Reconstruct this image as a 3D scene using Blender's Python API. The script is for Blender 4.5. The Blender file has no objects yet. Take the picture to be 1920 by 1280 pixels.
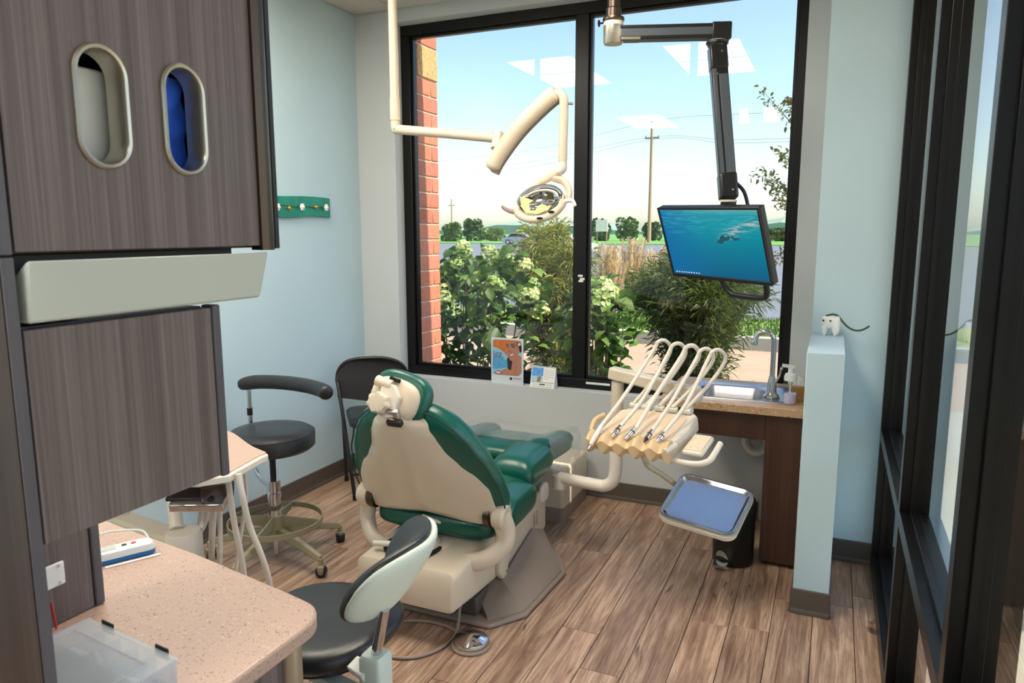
import bpy, bmesh, math, random
import numpy as np
from mathutils import Vector, Matrix
random.seed(7)
SC = bpy.context.scene
COL = SC.collection
PI = math.pi
R = math.radians

# ------------------------------------------------------------------ camera
FPX, HCAM = 1362.2, 1.53
def cam_axes(yaw, pitch, roll):
    cy, sy, cp, sp = math.cos(yaw), math.sin(yaw), math.cos(pitch), math.sin(pitch)
    f = Vector((sy*cp, cy*cp, sp)); r = Vector((cy, -sy, 0)); d = f.cross(r)
    c, s = math.cos(roll), math.sin(roll)
    return c*r + s*d, -s*r + c*d, f
CR, CD, CF = cam_axes(R(-23.856), R(-8.685), R(0.083))
CC = Vector((0, 0, HCAM))
cam_data = bpy.data.cameras.new('camera')
cam_data.sensor_width = 36.0
cam_data.lens = FPX/1920*36.0
cam_data.clip_start = 0.02
cam_data.clip_end = 600
cam_data.dof.use_dof = True; cam_data.dof.focus_distance = 3.1; cam_data.dof.aperture_fstop = 10
cam = bpy.data.objects.new('camera', cam_data)
COL.objects.link(cam)
m3 = Matrix((CR, -CD, -CF)).transposed()
cam.matrix_world = Matrix.Translation(CC) @ m3.to_4x4()
SC.camera = cam
def px(x, y, **k):
    """photo pixel -> point on an axis plane (X=, Y= or Z=)"""
    d = CR*((x-960)/FPX) + CD*((y-640)/FPX) + CF
    (a, v), = k.items()
    i = 'XYZ'.index(a)
    return CC + d*((v-CC[i])/d[i])

# ------------------------------------------------------------------ world, sun, exposure
world = bpy.data.worlds.new('world'); SC.world = world
world.use_nodes = True
wt = world.node_tree
for n in list(wt.nodes): wt.nodes.remove(n)
sky = wt.nodes.new('ShaderNodeTexSky'); sky.sky_type = 'NISHITA'
sky.sun_disc = False; sky.sun_elevation = R(52); sky.sun_rotation = R(90)
sky.altitude = 100; sky.air_density = 1.0; sky.dust_density = 1.2; sky.ozone_density = 1.6
bg = wt.nodes.new('ShaderNodeBackground'); bg.inputs['Strength'].default_value = 0.15
wo = wt.nodes.new('ShaderNodeOutputWorld')
wt.links.new(sky.outputs[0], bg.inputs[0]); wt.links.new(bg.outputs[0], wo.inputs[0])
sun_d = bpy.data.lights.new('sun', 'SUN'); sun_d.energy = 4.6; sun_d.angle = R(0.6); sun_d.color = (1.0, .87, .68)
sun = bpy.data.objects.new('sun', sun_d); COL.objects.link(sun)
sun.rotation_euler = Vector((0.60, -0.03, 0.80)).to_track_quat('Z', 'Y').to_euler()
sun.location = (20, 10, 20)
vs = SC.view_settings
vs.view_transform = 'Standard'; vs.look = 'None'; vs.gamma = 1.0; vs.exposure = 1.05
vs.use_curve_mapping = False
LAMP = 9.5      # strength of the ceiling troffers

# ------------------------------------------------------------------ helpers
def catmull(pts, n=6, closed=False):
    P = [Vector(p) for p in pts]; out = []
    m = len(P)
    rng = range(m) if closed else range(m-1)
    for i in rng:
        if closed: a, b, c, d = P[i-1], P[i], P[(i+1) % m], P[(i+2) % m]
        else: a, b, c, d = P[max(i-1, 0)], P[i], P[i+1], P[min(i+2, m-1)]
        for k in range(n):
            t = k/n
            out.append(0.5*((2*b)+(c-a)*t+(2*a-5*b+4*c-d)*t*t+(3*b-a-3*c+d)*t**3))
    if not closed: out.append(P[-1])
    return out
def rrect(w, h, r, n=5, cx=0, cy=0):
    pts = []
    for (sx, sy, a0) in ((1, 1, 0), (-1, 1, 90), (-1, -1, 180), (1, -1, 270)):
        for k in range(n+1):
            a = R(a0+90*k/n)
            pts.append((cx+sx*(w/2-r)+r*math.cos(a), cy+sy*(h/2-r)+r*math.sin(a)))
    return pts
def ellipse(a, b, n=24, p=2.0):
    out = []
    for k in range(n):
        t = 2*PI*k/n; c, s = math.cos(t), math.sin(t)
        out.append((a*math.copysign(abs(c)**(2/p), c), b*math.copysign(abs(s)**(2/p), s)))
    return out
def rotm(rz=0, rx=0, ry=0):
    return Matrix.Rotation(rz, 3, 'Z') @ Matrix.Rotation(rx, 3, 'X') @ Matrix.Rotation(ry, 3, 'Y')

class MB:
    def __init__(s): s.v = []; s.f = []
    def add(s, vs_, fs):
        o = len(s.v); s.v += [tuple(v) for v in vs_]; s.f += [tuple(i+o for i in f) for f in fs]; return s
    def box(s, x0, x1, y0, y1, z0, z1):
        return s.add([(x0,y0,z0),(x1,y0,z0),(x1,y1,z0),(x0,y1,z0),(x0,y0,z1),(x1,y0,z1),(x1,y1,z1),(x0,y1,z1)],
                     [(0,3,2,1),(4,5,6,7),(0,1,5,4),(1,2,6,5),(2,3,7,6),(3,0,4,7)])
    def obox(s, c, half, M):
        c = Vector(c); h = half
        vs_ = [c + M @ Vector((sx*h[0], sy*h[1], sz*h[2])) for sz in (-1, 1) for sx, sy in ((-1,-1),(1,-1),(1,1),(-1,1))]
        return s.add(vs_, [(0,3,2,1),(4,5,6,7),(0,1,5,4),(1,2,6,5),(2,3,7,6),(3,0,4,7)])
    def loft(s, rings, cap=True, closed=False):
        n = len(rings[0]); vs_ = [p for r in rings for p in r]; fs = []
        m = len(rings)
        for i in range(m if closed else m-1):
            a, b = i*n, ((i+1) % m)*n
            for k in range(n):
                fs.append((a+k, a+(k+1) % n, b+(k+1) % n, b+k))
        if cap and not closed:
            fs.append(tuple(range(n-1, -1, -1))); fs.append(tuple((m-1)*n+k for k in range(n)))
        return s.add(vs_, fs)
    def tube(s, path, r, n=10, cap=True, closed=False, flat=1.0, up=None):
        P = [Vector(p) for p in path]; m = len(P)
        rs = r if isinstance(r, (list, tuple)) else [r]*m
        rings = []; prev = None
        for i in range(m):
            if closed: t = P[(i+1) % m]-P[i-1]
            else: t = P[min(i+1, m-1)]-P[max(i-1, 0)]
            t.normalize()
            if prev is None:
                a = Vector(up) if up else (Vector((0, 0, 1)) if abs(t.z) < .9 else Vector((1, 0, 0)))
            else: a = prev
            a = (a - t*a.dot(t)).normalized(); prev = a
            b = t.cross(a)
            rings.append([P[i] + a*(rs[i]*math.cos(2*PI*k/n)) + b*(rs[i]*flat*math.sin(2*PI*k/n)) for k in range(n)])
        return s.loft(rings, cap, closed)
    def cyl(s, p0, p1, r0, r1=None, n=20):
        return s.tube([p0, p1], [r0, r0 if r1 is None else r1], n)
    def lathe(s, prof, o=(0, 0, 0), n=28, M=None, cap=True):
        o = Vector(o); rings = []
        for r, z in prof:
            ring = []
            for k in range(n):
                p = Vector((r*math.cos(2*PI*k/n), r*math.sin(2*PI*k/n), z))
                ring.append(o + (M @ p if M else p))
            rings.append(ring)
        return s.loft(rings, cap)
    def prism(s, poly, h0, h1, fn=None):
        fn = fn or (lambda a, b, h: (a, b, h))
        return s.loft([[fn(a, b, h0) for a, b in poly], [fn(a, b, h1) for a, b in poly]])
    def sphere(s, c, r, n=14, m=8, sc=(1, 1, 1), M=None):
        c = Vector(c); rings = []
        for i in range(m+1):
            th = PI*i/m; rr = max(math.sin(th), 1e-3)
            ring = []
            for k in range(n):
                p = Vector((r*sc[0]*rr*math.cos(2*PI*k/n), r*sc[1]*rr*math.sin(2*PI*k/n), -r*sc[2]*math.cos(th)))
                ring.append(c + (M @ p if M else p))
            rings.append(ring)
        return s.loft(rings)
    def xf(s, M, t=(0, 0, 0)):
        t = Vector(t); s.v = [tuple(M @ Vector(v) + t) for v in s.v]; return s
    def build(s, name, m, parent=None, bevel=0, seg=2, sub=0, smooth=True, ang=38, origin=None):
        if origin is not None:
            o_ = Vector(origin); s.v = [tuple(Vector(v)-o_) for v in s.v]
        me = bpy.data.meshes.new(name); me.from_pydata(s.v, [], s.f)
        b = bmesh.new(); b.from_mesh(me)
        bmesh.ops.recalc_face_normals(b, faces=b.faces); b.to_mesh(me); b.free()
        if smooth: me.shade_smooth(); me.set_sharp_from_angle(angle=R(ang))
        me.materials.append(MAT[m] if isinstance(m, str) else m)
        o = bpy.data.objects.new(name, me); COL.objects.link(o)
        if parent: o.parent = parent
        if origin is not None: o.location = origin
        if bevel:
            md = o.modifiers.new('bevel', 'BEVEL'); md.width = bevel; md.segments = seg; md.limit_method = 'ANGLE'; md.angle_limit = R(35)
            md.harden_normals = False
        if sub:
            md = o.modifiers.new('sub', 'SUBSURF'); md.levels = sub; md.render_levels = sub
        return o
def tag(o, label=None, cat=None, group=None, kind=None):
    if label: o['label'] = label
    if cat: o['category'] = cat
    if group: o['group'] = group
    if kind: o['kind'] = kind
    return o
def thing(name, label, cat, loc=(0, 0, 0), rz=0, group=None):
    o = bpy.data.objects.new(name, None); COL.objects.link(o)
    o.empty_display_size = .05
    o.location = loc; o.rotation_euler = (0, 0, rz)
    return tag(o, label, cat, group)
def struct(o, label=None):
    o['kind'] = 'structure'
    if label: o['label'] = label
    return o
def box(name, m, x0, x1, y0, y1, z0, z1, parent=None, bevel=0, seg=2):
    return MB().box(x0, x1, y0, y1, z0, z1).build(name, m, parent, bevel, seg)
def text(name, s, m, parent, M, loc, size, depth=.0006, align='LEFT'):
    cu = bpy.data.curves.new(name, 'FONT'); cu.body = s; cu.size = size; cu.extrude = depth; cu.align_x = align
    cu.resolution_u = 3
    o = bpy.data.objects.new(name, cu); COL.objects.link(o)
    bpy.context.view_layer.update()
    me = bpy.data.meshes.new_from_object(o.evaluated_get(bpy.context.evaluated_depsgraph_get()))
    bpy.data.objects.remove(o)
    me.materials.clear(); me.materials.append(MAT[m])
    ob = bpy.data.objects.new(name, me); COL.objects.link(ob)
    ob.matrix_local = Matrix.Translation(Vector(loc)) @ M.to_4x4()
    ob.parent = parent
    return ob

# ------------------------------------------------------------------ materials
MAT = {}
def nt(name):
    m = bpy.data.materials.new(name); m.use_nodes = True
    t = m.node_tree; b = t.nodes['Principled BSDF']
    MAT[name] = m
    return m, t, b
def rgb(r, g, b):   # sRGB 0-255 -> linear
    f = lambda c: (c/255/12.92) if c/255 <= .04045 else ((c/255+.055)/1.055)**2.4
    return (f(r), f(g), f(b), 1)
def coords(t, scale=(1, 1, 1), rnd=False, src='Object'):
    tc = t.nodes.new('ShaderNodeTexCoord'); mp = t.nodes.new('ShaderNodeMapping')
    mp.inputs['Scale'].default_value = scale
    t.links.new(tc.outputs[src], mp.inputs['Vector'])
    if rnd:
        oi = t.nodes.new('ShaderNodeObjectInfo'); mu = t.nodes.new('ShaderNodeVectorMath'); mu.operation = 'SCALE'
        cb = t.nodes.new('ShaderNodeCombineXYZ')
        for i in range(3): t.links.new(oi.outputs['Random'], cb.inputs[i])
        t.links.new(cb.outputs[0], mu.inputs[0]); mu.inputs['Scale'].default_value = 57.3
        t.links.new(mu.outputs[0], mp.inputs['Location'])
    return mp.outputs[0]
def noise(t, vec, scale, detail=4, rough=.55, dist=0):
    n = t.nodes.new('ShaderNodeTexNoise'); n.inputs['Scale'].default_value = scale; n.inputs['Detail'].default_value = detail
    n.inputs['Roughness'].default_value = rough; n.inputs['Distortion'].default_value = dist
    t.links.new(vec, n.inputs['Vector']); return n.outputs['Fac']
def ramp(t, fac, stops):
    r = t.nodes.new('ShaderNodeValToRGB'); e = r.color_ramp.elements
    while len(e) < len(stops): e.new(.5)
    for i, (p, c) in enumerate(stops): e[i].position = p; e[i].color = c
    t.links.new(fac, r.inputs[0]); return r.outputs[0]
def bump(t, b, fac, strength, dist=.002):
    n = t.nodes.new('ShaderNodeBump'); n.inputs['Strength'].default_value = strength; n.inputs['Distance'].default_value = dist
    t.links.new(fac, n.inputs['Height']); t.links.new(n.outputs[0], b.inputs['Normal'])
def mixc(t, fac, a, c, mode='MIX'):
    n = t.nodes.new('ShaderNodeMix'); n.data_type = 'RGBA'; n.blend_type = mode
    for s_, k in ((fac, 0), (a, 6), (c, 7)):
        if hasattr(s_, 'links') or hasattr(s_, 'is_output'): t.links.new(s_, n.inputs[k])
        else: n.inputs[k].default_value = s_
    return n.outputs[2]
def plain(name, c, rough=.5, metal=0, var=.06, nscale=6, bmp=0, bscale=200, spec=.5, coat=0, src='Object'):
    m, t, b = nt(name)
    v = coords(t, src=src)
    lo = tuple(x*(1-var) for x in c[:3])+(1,); hi = tuple(min(1, x*(1+var)) for x in c[:3])+(1,)
    t.links.new(ramp(t, noise(t, v, nscale, 3), [(.3, lo), (.7, hi)]), b.inputs['Base Color'])
    b.inputs['Roughness'].default_value = rough; b.inputs['Metallic'].default_value = metal
    b.inputs['Specular IOR Level'].default_value = spec
    if coat: b.inputs['Coat Weight'].default_value = coat; b.inputs['Coat Roughness'].default_value = .08
    if bmp: bump(t, b, noise(t, v, bscale, 3), bmp, .001)
    return m
def streak(name, c0, c1, c2, scale=(70, 70, 1.4), rough=.45, rnd=False):
    m, t, b = nt(name)
    v = coords(t, scale, rnd)
    a = noise(t, v, 1.0, 5, .65)
    v2 = coords(t, tuple(s_*.16 for s_ in scale), rnd)
    c = noise(t, v2, 1.0, 3, .5)
    base = ramp(t, a, [(.28, c0), (.5, c1), (.72, c2)])
    col = mixc(t, .45, base, ramp(t, c, [(.3, c0), (.7, c2)]))
    t.links.new(col, b.inputs['Base Color'])
    b.inputs['Roughness'].default_value = rough
    bump(t, b, a, .12, .0006)
    return m
def speckle(name, base, dark, light, scale=260, rough=.35):
    m, t, b = nt(name)
    v = coords(t)
    n1 = noise(t, v, scale, 2, .6); n2 = noise(t, v, scale*.55, 2, .6)
    c = mixc(t, ramp(t, n1, [(.62, (0, 0, 0, 1)), (.68, (1, 1, 1, 1))]), base, dark)
    c = mixc(t, ramp(t, n2, [(.62, (0, 0, 0, 1)), (.70, (1, 1, 1, 1))]), c, light)
    t.links.new(c, b.inputs['Base Color']); b.inputs['Roughness'].default_value = rough
    return m
def glassmat(name, tint=(.96, .98, .97, 1), ior=1.5, rough=0.0, boost=1.0):
    m = bpy.data.materials.new(name); m.use_nodes = True; MAT[name] = m
    t = m.node_tree
    for n in list(t.nodes): t.nodes.remove(n)
    out = t.nodes.new('ShaderNodeOutputMaterial'); tr = t.nodes.new('ShaderNodeBsdfTransparent'); tr.inputs[0].default_value = tint
    gl = t.nodes.new('ShaderNodeBsdfGlossy'); gl.inputs['Roughness'].default_value = rough
    fr = t.nodes.new('ShaderNodeFresnel'); fr.inputs['IOR'].default_value = ior
    ge = t.nodes.new('ShaderNodeNewGeometry'); inv = t.nodes.new('ShaderNodeMath'); inv.operation = 'SUBTRACT'; inv.inputs[0].default_value = 1
    t.links.new(ge.outputs['Backfacing'], inv.inputs[1])
    mu = t.nodes.new('ShaderNodeMath'); mu.operation = 'MULTIPLY'; mu.use_clamp = True
    m2 = t.nodes.new('ShaderNodeMath'); m2.operation = 'MULTIPLY'; m2.inputs[1].default_value = boost
    t.links.new(fr.outputs[0], m2.inputs[0]); t.links.new(m2.outputs[0], mu.inputs[0]); t.links.new(inv.outputs[0], mu.inputs[1])
    mx = t.nodes.new('ShaderNodeMixShader'); t.links.new(mu.outputs[0], mx.inputs[0]); t.links.new(tr.outputs[0], mx.inputs[1]); t.links.new(gl.outputs[0], mx.inputs[2])
    t.links.new(mx.outputs[0], out.inputs[0]); return m
def leafmat(name, c0, c1, trans=.35, rough=.5):
    m = bpy.data.materials.new(name); m.use_nodes = True; MAT[name] = m
    t = m.node_tree; b = t.nodes['Principled BSDF']; out = t.nodes['Material Output']
    oi = t.nodes.new('ShaderNodeObjectInfo')
    v = coords(t); n = noise(t, v, 9, 2)
    ad = t.nodes.new('ShaderNodeMath'); ad.operation = 'ADD'; t.links.new(n, ad.inputs[0])
    su = t.nodes.new('ShaderNodeMath'); su.operation = 'MULTIPLY_ADD'; su.inputs[1].default_value = .7; su.inputs[2].default_value = -.35
    t.links.new(oi.outputs['Random'], su.inputs[0]); t.links.new(su.outputs[0], ad.inputs[1])
    c = ramp(t, ad.outputs[0], [(.25, c0), (.75, c1)])
    t.links.new(c, b.inputs['Base Color']); b.inputs['Roughness'].default_value = rough
    tr = t.nodes.new('ShaderNodeBsdfTranslucent'); t.links.new(c, tr.inputs[0])
    mx = t.nodes.new('ShaderNodeMixShader'); mx.inputs[0].default_value = trans
    t.links.new(b.outputs[0], mx.inputs[1]); t.links.new(tr.outputs[0], mx.inputs[2]); t.links.new(mx.outputs[0], out.inputs[0])
    return m
def emit(name, c, s_):
    m, t, b = nt(name); b.inputs['Base Color'].default_value = c
    b.inputs['Emission Color'].default_value = c; b.inputs['Emission Strength'].default_value = s_
    return m

plain('wall_paint', rgb(184, 208, 216), .7, var=.015, nscale=2, bmp=.15, bscale=350)
plain('wall_warm_bounce', rgb(198, 202, 201), .7, var=.015, nscale=2, bmp=.15, bscale=350)  # the same blue paint, greyed to carry warm bounce light in its colour
plain('ceiling_tile', rgb(205, 198, 188), .9, var=.05, nscale=60, bmp=.5, bscale=160)
plain('ceiling_grid', rgb(200, 195, 186), .5)
plain('base_vinyl', rgb(88, 80, 72), .45, var=.05)
plain('black_frame', rgb(11, 9, 9), .34, var=.12, spec=.35)
plain('black_metal', rgb(22, 22, 23), .35, var=.1)
plain('black_plastic', rgb(24, 24, 26), .42, var=.1)
plain('black_vinyl', rgb(30, 30, 33), .36, var=.18, nscale=14, bmp=.25, bscale=420, spec=.6)
plain('black_mesh', rgb(40, 39, 40), .8, var=.3, nscale=300, bmp=.6, bscale=500)
plain('green_vinyl', rgb(0, 84, 70), .30, var=.14, nscale=5, bmp=.2, bscale=300, spec=.6)
plain('green_piping', rgb(0, 60, 50), .35)
plain('beige_plastic', rgb(214, 199, 176), .34, var=.025, spec=.5, bmp=.05, bscale=600)
plain('deck_plastic', rgb(232, 208, 178), .34, var=.02)
plain('tan_plastic', rgb(218, 188, 146), .36, var=.03)
plain('cream_plastic', rgb(226, 217, 202), .34, var=.02)
plain('white_plastic', rgb(226, 230, 224), .35, var=.02)
plain('mint_white', rgb(214, 226, 214), .4, var=.02)
plain('taupe_plastic', rgb(146, 130, 116), .45, var=.04, bmp=.2, bscale=500)
plain('dark_taupe', rgb(82, 74, 67), .5)
plain('khaki_metal', rgb(146, 139, 112), .42, var=.05)
plain('chrome', rgb(215, 215, 218), .08, metal=1, var=.02)
plain('steel', rgb(200, 203, 208), .2, metal=1, var=.03, nscale=40)
plain('sink_steel', rgb(186, 186, 190), .3, metal=1, var=.05, nscale=30)
plain('gun_metal', rgb(92, 80, 70), .3, metal=.9, var=.05)
plain('arm_grey', rgb(92, 100, 106), .4, metal=.5, var=.04)
plain('alu', rgb(186, 180, 166), .28, metal=.85, var=.03)
plain('silver_fascia', rgb(196, 203, 194), .36, metal=.15, var=.015)
plain('white_enamel', rgb(236, 236, 230), .35, var=.02)
plain('paper', rgb(244, 243, 238), .8, var=.02)
plain('dark_hole', rgb(10, 10, 10), .9)
plain('blue_film', rgb(52, 98, 214), .3, var=.25, nscale=24, bmp=.8, bscale=40)
plain('blue_edge', rgb(24, 112, 178), .35)
plain('red_plastic', rgb(212, 52, 44), .4)
plain('kraft', rgb(168, 120, 68), .8, var=.1, nscale=30)
plain('gold', rgb(214, 160, 60), .25, metal=.8, var=.2, nscale=90)
plain('rose_white', rgb(240, 234, 230), .5)
plain('teal_paint', rgb(6, 130, 110), .45, var=.22, nscale=16, bmp=.3, bscale=60)
plain('wire_green', rgb(62, 82, 52), .8, var=.3, nscale=150)
plain('pipe_white', rgb(224, 220, 208), .4)
plain('yellow_glass', rgb(206, 204, 146), .15, var=.1)
plain('mirror', rgb(225, 225, 228), .03, metal=1, var=.01)
streak('laminate', rgb(70, 58, 57), rgb(104, 91, 89), rgb(140, 128, 125), (190, 190, 2.0), .42)
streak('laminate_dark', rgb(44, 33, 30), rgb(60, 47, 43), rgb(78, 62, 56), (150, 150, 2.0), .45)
streak('laminate_edge', rgb(66, 64, 72), rgb(80, 78, 86), rgb(96, 94, 100), (40, 40, 2.0), .35)
streak('walnut', rgb(44, 24, 17), rgb(64, 37, 26), rgb(84, 52, 37), (90, 90, 2.0), .4)
speckle('counter_rose', rgb(192, 162, 144), rgb(112, 86, 78), rgb(208, 184, 168), 230)
speckle('counter_brown', rgb(186, 152, 116), rgb(84, 56, 38), rgb(218, 194, 164), 130)
glassmat('window_glass', ior=1.52, boost=1.4)
def milky(name, c, fac, rough=.25):
    m = bpy.data.materials.new(name); m.use_nodes = True; MAT[name] = m
    t = m.node_tree; b = t.nodes['Principled BSDF']; out = t.nodes['Material Output']
    v = coords(t); t.links.new(ramp(t, noise(t, v, 20, 3), [(.3, tuple(x*.93 for x in c[:3])+(1,)), (.7, c)]), b.inputs['Base Color'])
    b.inputs['Roughness'].default_value = rough
    tr = t.nodes.new('ShaderNodeBsdfTransparent'); mx = t.nodes.new('ShaderNodeMixShader'); mx.inputs[0].default_value = fac
    t.links.new(tr.outputs[0], mx.inputs[1]); t.links.new(b.outputs[0], mx.inputs[2]); t.links.new(mx.outputs[0], out.inputs[0])
milky('clear_plastic', rgb(226, 234, 240), .30)
milky('clear_film', rgb(214, 218, 214), .22, .12)
glassmat('bottle_plastic', (.93, .95, .97, 1), 1.4, .03, 1.5)
plain('soap', rgb(206, 196, 224), .15)

def floor_wood():
    m, t, b = nt('floor_wood')
    v = coords(t, (9, .75, 1), True); g = coords(t, (60, 2.4, 1), True); k = coords(t, (5, 1.3, 1), True)
    n1 = noise(t, v, 2.2, 6, .62, 1.1); n2 = noise(t, g, 2.0, 5, .7, .4); n3 = noise(t, k, 1.6, 3, .5, 2.5)
    c1 = ramp(t, n1, [(.30, rgb(118, 84, 60)), (.46, rgb(164, 126, 96)), (.62, rgb(196, 160, 128)), (.78, rgb(176, 136, 104))])
    c2 = mixc(t, ramp(t, n2, [(.40, (1, 1, 1, 1)), (.56, (0, 0, 0, 1))]), c1, rgb(98, 68, 48))
    n = t.nodes.new('ShaderNodeMix'); n.data_type = 'RGBA'; n.inputs[0].default_value = .55
    t.links.new(c1, n.inputs[6]); t.links.new(c2, n.inputs[7])
    c3 = mixc(t, ramp(t, n3, [(.67, (0, 0, 0, 1)), (.76, (1, 1, 1, 1))]), n.outputs[2], rgb(78, 54, 40))
    oi = t.nodes.new('ShaderNodeObjectInfo'); hs = t.nodes.new('ShaderNodeHueSaturation')
    mr = t.nodes.new('ShaderNodeMapRange'); mr.inputs['To Min'].default_value = .90; mr.inputs['To Max'].default_value = 1.2
    t.links.new(oi.outputs['Random'], mr.inputs[0]); t.links.new(mr.outputs[0], hs.inputs['Value']); t.links.new(c3, hs.inputs['Color']); hs.inputs['Saturation'].default_value = .84
    t.links.new(hs.outputs[0], b.inputs['Base Color'])
    b.inputs['Roughness'].default_value = .36
    bump(t, b, n2, .25, .0008)
floor_wood()
def brickmat():
    m, t, b = nt('brick')
    oi = t.nodes.new('ShaderNodeObjectInfo')
    c = ramp(t, oi.outputs['Random'], [(0, rgb(190, 112, 84)), (.35, rgb(206, 124, 96)), (.7, rgb(196, 120, 104)), (1, rgb(164, 102, 86))])
    v = coords(t, rnd=True); n = noise(t, v, 45, 5, .7)
    c2 = mixc(t, .35, c, ramp(t, n, [(.3, rgb(120, 60, 44)), (.7, rgb(216, 140, 110))]))
    t.links.new(c2, b.inputs['Base Color']); b.inputs['Roughness'].default_value = .9
    bump(t, b, n, .6, .003)
brickmat()
plain('mortar', rgb(196, 176, 156), .95, var=.1, nscale=60)
plain('split_stone', rgb(190, 152, 106), .95, var=.3, nscale=45, bmp=1.0, bscale=60)
leafmat('leaf_hydrangea', rgb(50, 84, 36), rgb(118, 152, 66))
leafmat('flower_green', rgb(150, 178, 104), rgb(214, 222, 160), .3)
leafmat('leaf_wispy', rgb(80, 98, 42), rgb(190, 186, 92), .45)
leafmat('leaf_tree', rgb(96, 102, 46), rgb(190, 182, 100), .4)
leafmat('leaf_far', rgb(58, 88, 46), rgb(120, 140, 78), .2)
leafmat('leaf_fan', rgb(70, 110, 40), rgb(150, 170, 70), .3)
leafmat('plume', rgb(206, 182, 140), rgb(236, 218, 182), .4)
plain('bark', rgb(92, 74, 58), .9, var=.2, nscale=40)
plain('stem_brown', rgb(88, 70, 52), .85)
plain('grass_ground', rgb(120, 138, 62), .95, var=.3, nscale=8)
plain('grass_far', rgb(96, 146, 64), .95, var=.12, nscale=.4)
plain('asphalt', rgb(104, 110, 122), .85, var=.06, nscale=.6)
plain('concrete_pink', rgb(164, 142, 122), .9, var=.06, nscale=3, bmp=.3, bscale=60)
plain('concrete', rgb(168, 166, 154), .9, var=.08, nscale=5, bmp=.3, bscale=60)
plain('mulch', rgb(70, 52, 40), .95, var=.4, nscale=40, bmp=1, bscale=60)
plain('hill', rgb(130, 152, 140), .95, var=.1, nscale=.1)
plain('pole_wood', rgb(168, 140, 110), .9)
plain('car_white', rgb(226, 230, 236), .25)
plain('car_grey', rgb(150, 160, 172), .25)
plain('sign_white', rgb(236, 226, 206), .7)
plain('soffit', rgb(190, 186, 178), .8)
emit('lamp_diffuser', (1.0, .90, .78, 1), LAMP)
# ------------------------------------------------------------------ room shell
XL, XR, YW, ZC, YB = -2.777, .232, 3.90, 2.83, -2.6
YF = 3.565                                   # face of the wall right of the window
fl = struct(box('floor', 'dark_taupe', XL-.1, XR+.12, YB-.1, YW+.2, -.2, -.012), 'brown wood-look plank floor')
pw = .149; xb = .152
rows = []
x = xb + 2*pw
while x > XL:
    rows.append((x-pw, x)); x -= pw
rng = random.Random(3)
for i, (a, b) in enumerate(rows):
    a2, b2 = max(a, XL), min(b, XR+.002)
    if b2 - a2 < .02: continue
    y = YB - rng.random()*1.2
    if abs(b-.152) < .01: y = 3.10-5*1.22
    while y < YW:
        L = 1.22
        y0, y1 = max(y, YB), min(y+L, YW)
        if y1 > y0+.03 and y1 > -.6:
            g = .0011
            p = MB().box(-(b2-a2)/2+g, (b2-a2)/2-g, 0, y1-y0-2*g, -.012, 0).build('plank', 'floor_wood', fl, bevel=.0012, seg=1)
            p.location = ((a2+b2)/2, y0+g, 0)
        y += L
cl = struct(box('ceiling', 'soffit', XL-.15, XR+.25, YB-.1, YW+.25, ZC+.03, ZC+.2), 'suspended ceiling of off-white speckled tiles')
tx = []
x = XL
xs = [XL] + [XL + .30 + .61*k for k in range(0, 5)] + [XR]
ys = [YW]
while ys[-1] > YB + .3: ys.append(ys[-1]-.61)
troffers = [(1, 2), (3, 2), (1, 7), (3, 7)]     # (col, row) of each lamp, two tiles long
used = set()
for c, r_ in troffers: used |= {(c, r_), (c, r_+1)}
grid = MB()
for xx in xs[1:-1]: grid.box(xx-.012, xx+.012, YB, YW, ZC-.004, ZC+.03)
for yy in ys[1:]: grid.box(XL, XR, yy-.012, yy+.012, ZC-.0035, ZC+.03)
grid.build('ceiling_grid', 'ceiling_grid', cl)
for i in range(len(xs)-1):
    for j in range(len(ys)-1):
        if (i, j) in used: continue
        MB().box(xs[i]+.013, xs[i+1]-.013, ys[j+1]+.013, ys[j]-.013, ZC, ZC+.028).build('ceiling_tile', 'ceiling_tile', cl)
for n_, (c, r_) in enumerate(troffers):
    x0, x1, y0, y1 = xs[c]+.014, xs[c+1]-.014, ys[r_+2]+.014, ys[r_]-.014
    lab = ['recessed ceiling light panel above the window side by the blue wall', 'recessed ceiling light panel above the window side near the glass storefront',
           'recessed ceiling light panel behind the wood cabinets', 'recessed ceiling light panel over the passage along the storefront'][n_]
    t = thing('ceiling_light', lab, 'ceiling light', ((x0+x1)/2, (y0+y1)/2, ZC), 0, 'ceiling light panels')
    w, h = (x1-x0)/2, (y1-y0)/2
    MB().box(-w, w, -h, -h+.03, -.006, .025).box(-w, w, h-.03, h, -.006, .025).box(-w, -w+.03, -h+.03, h-.03, -.006, .025).box(w-.03, w, -h+.03, h-.03, -.006, .025).build('frame', 'white_enamel', t)
    MB().box(-w+.031, w-.031, -h+.031, h-.031, .002, .02).build('diffuser', 'lamp_diffuser', t)

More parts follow.
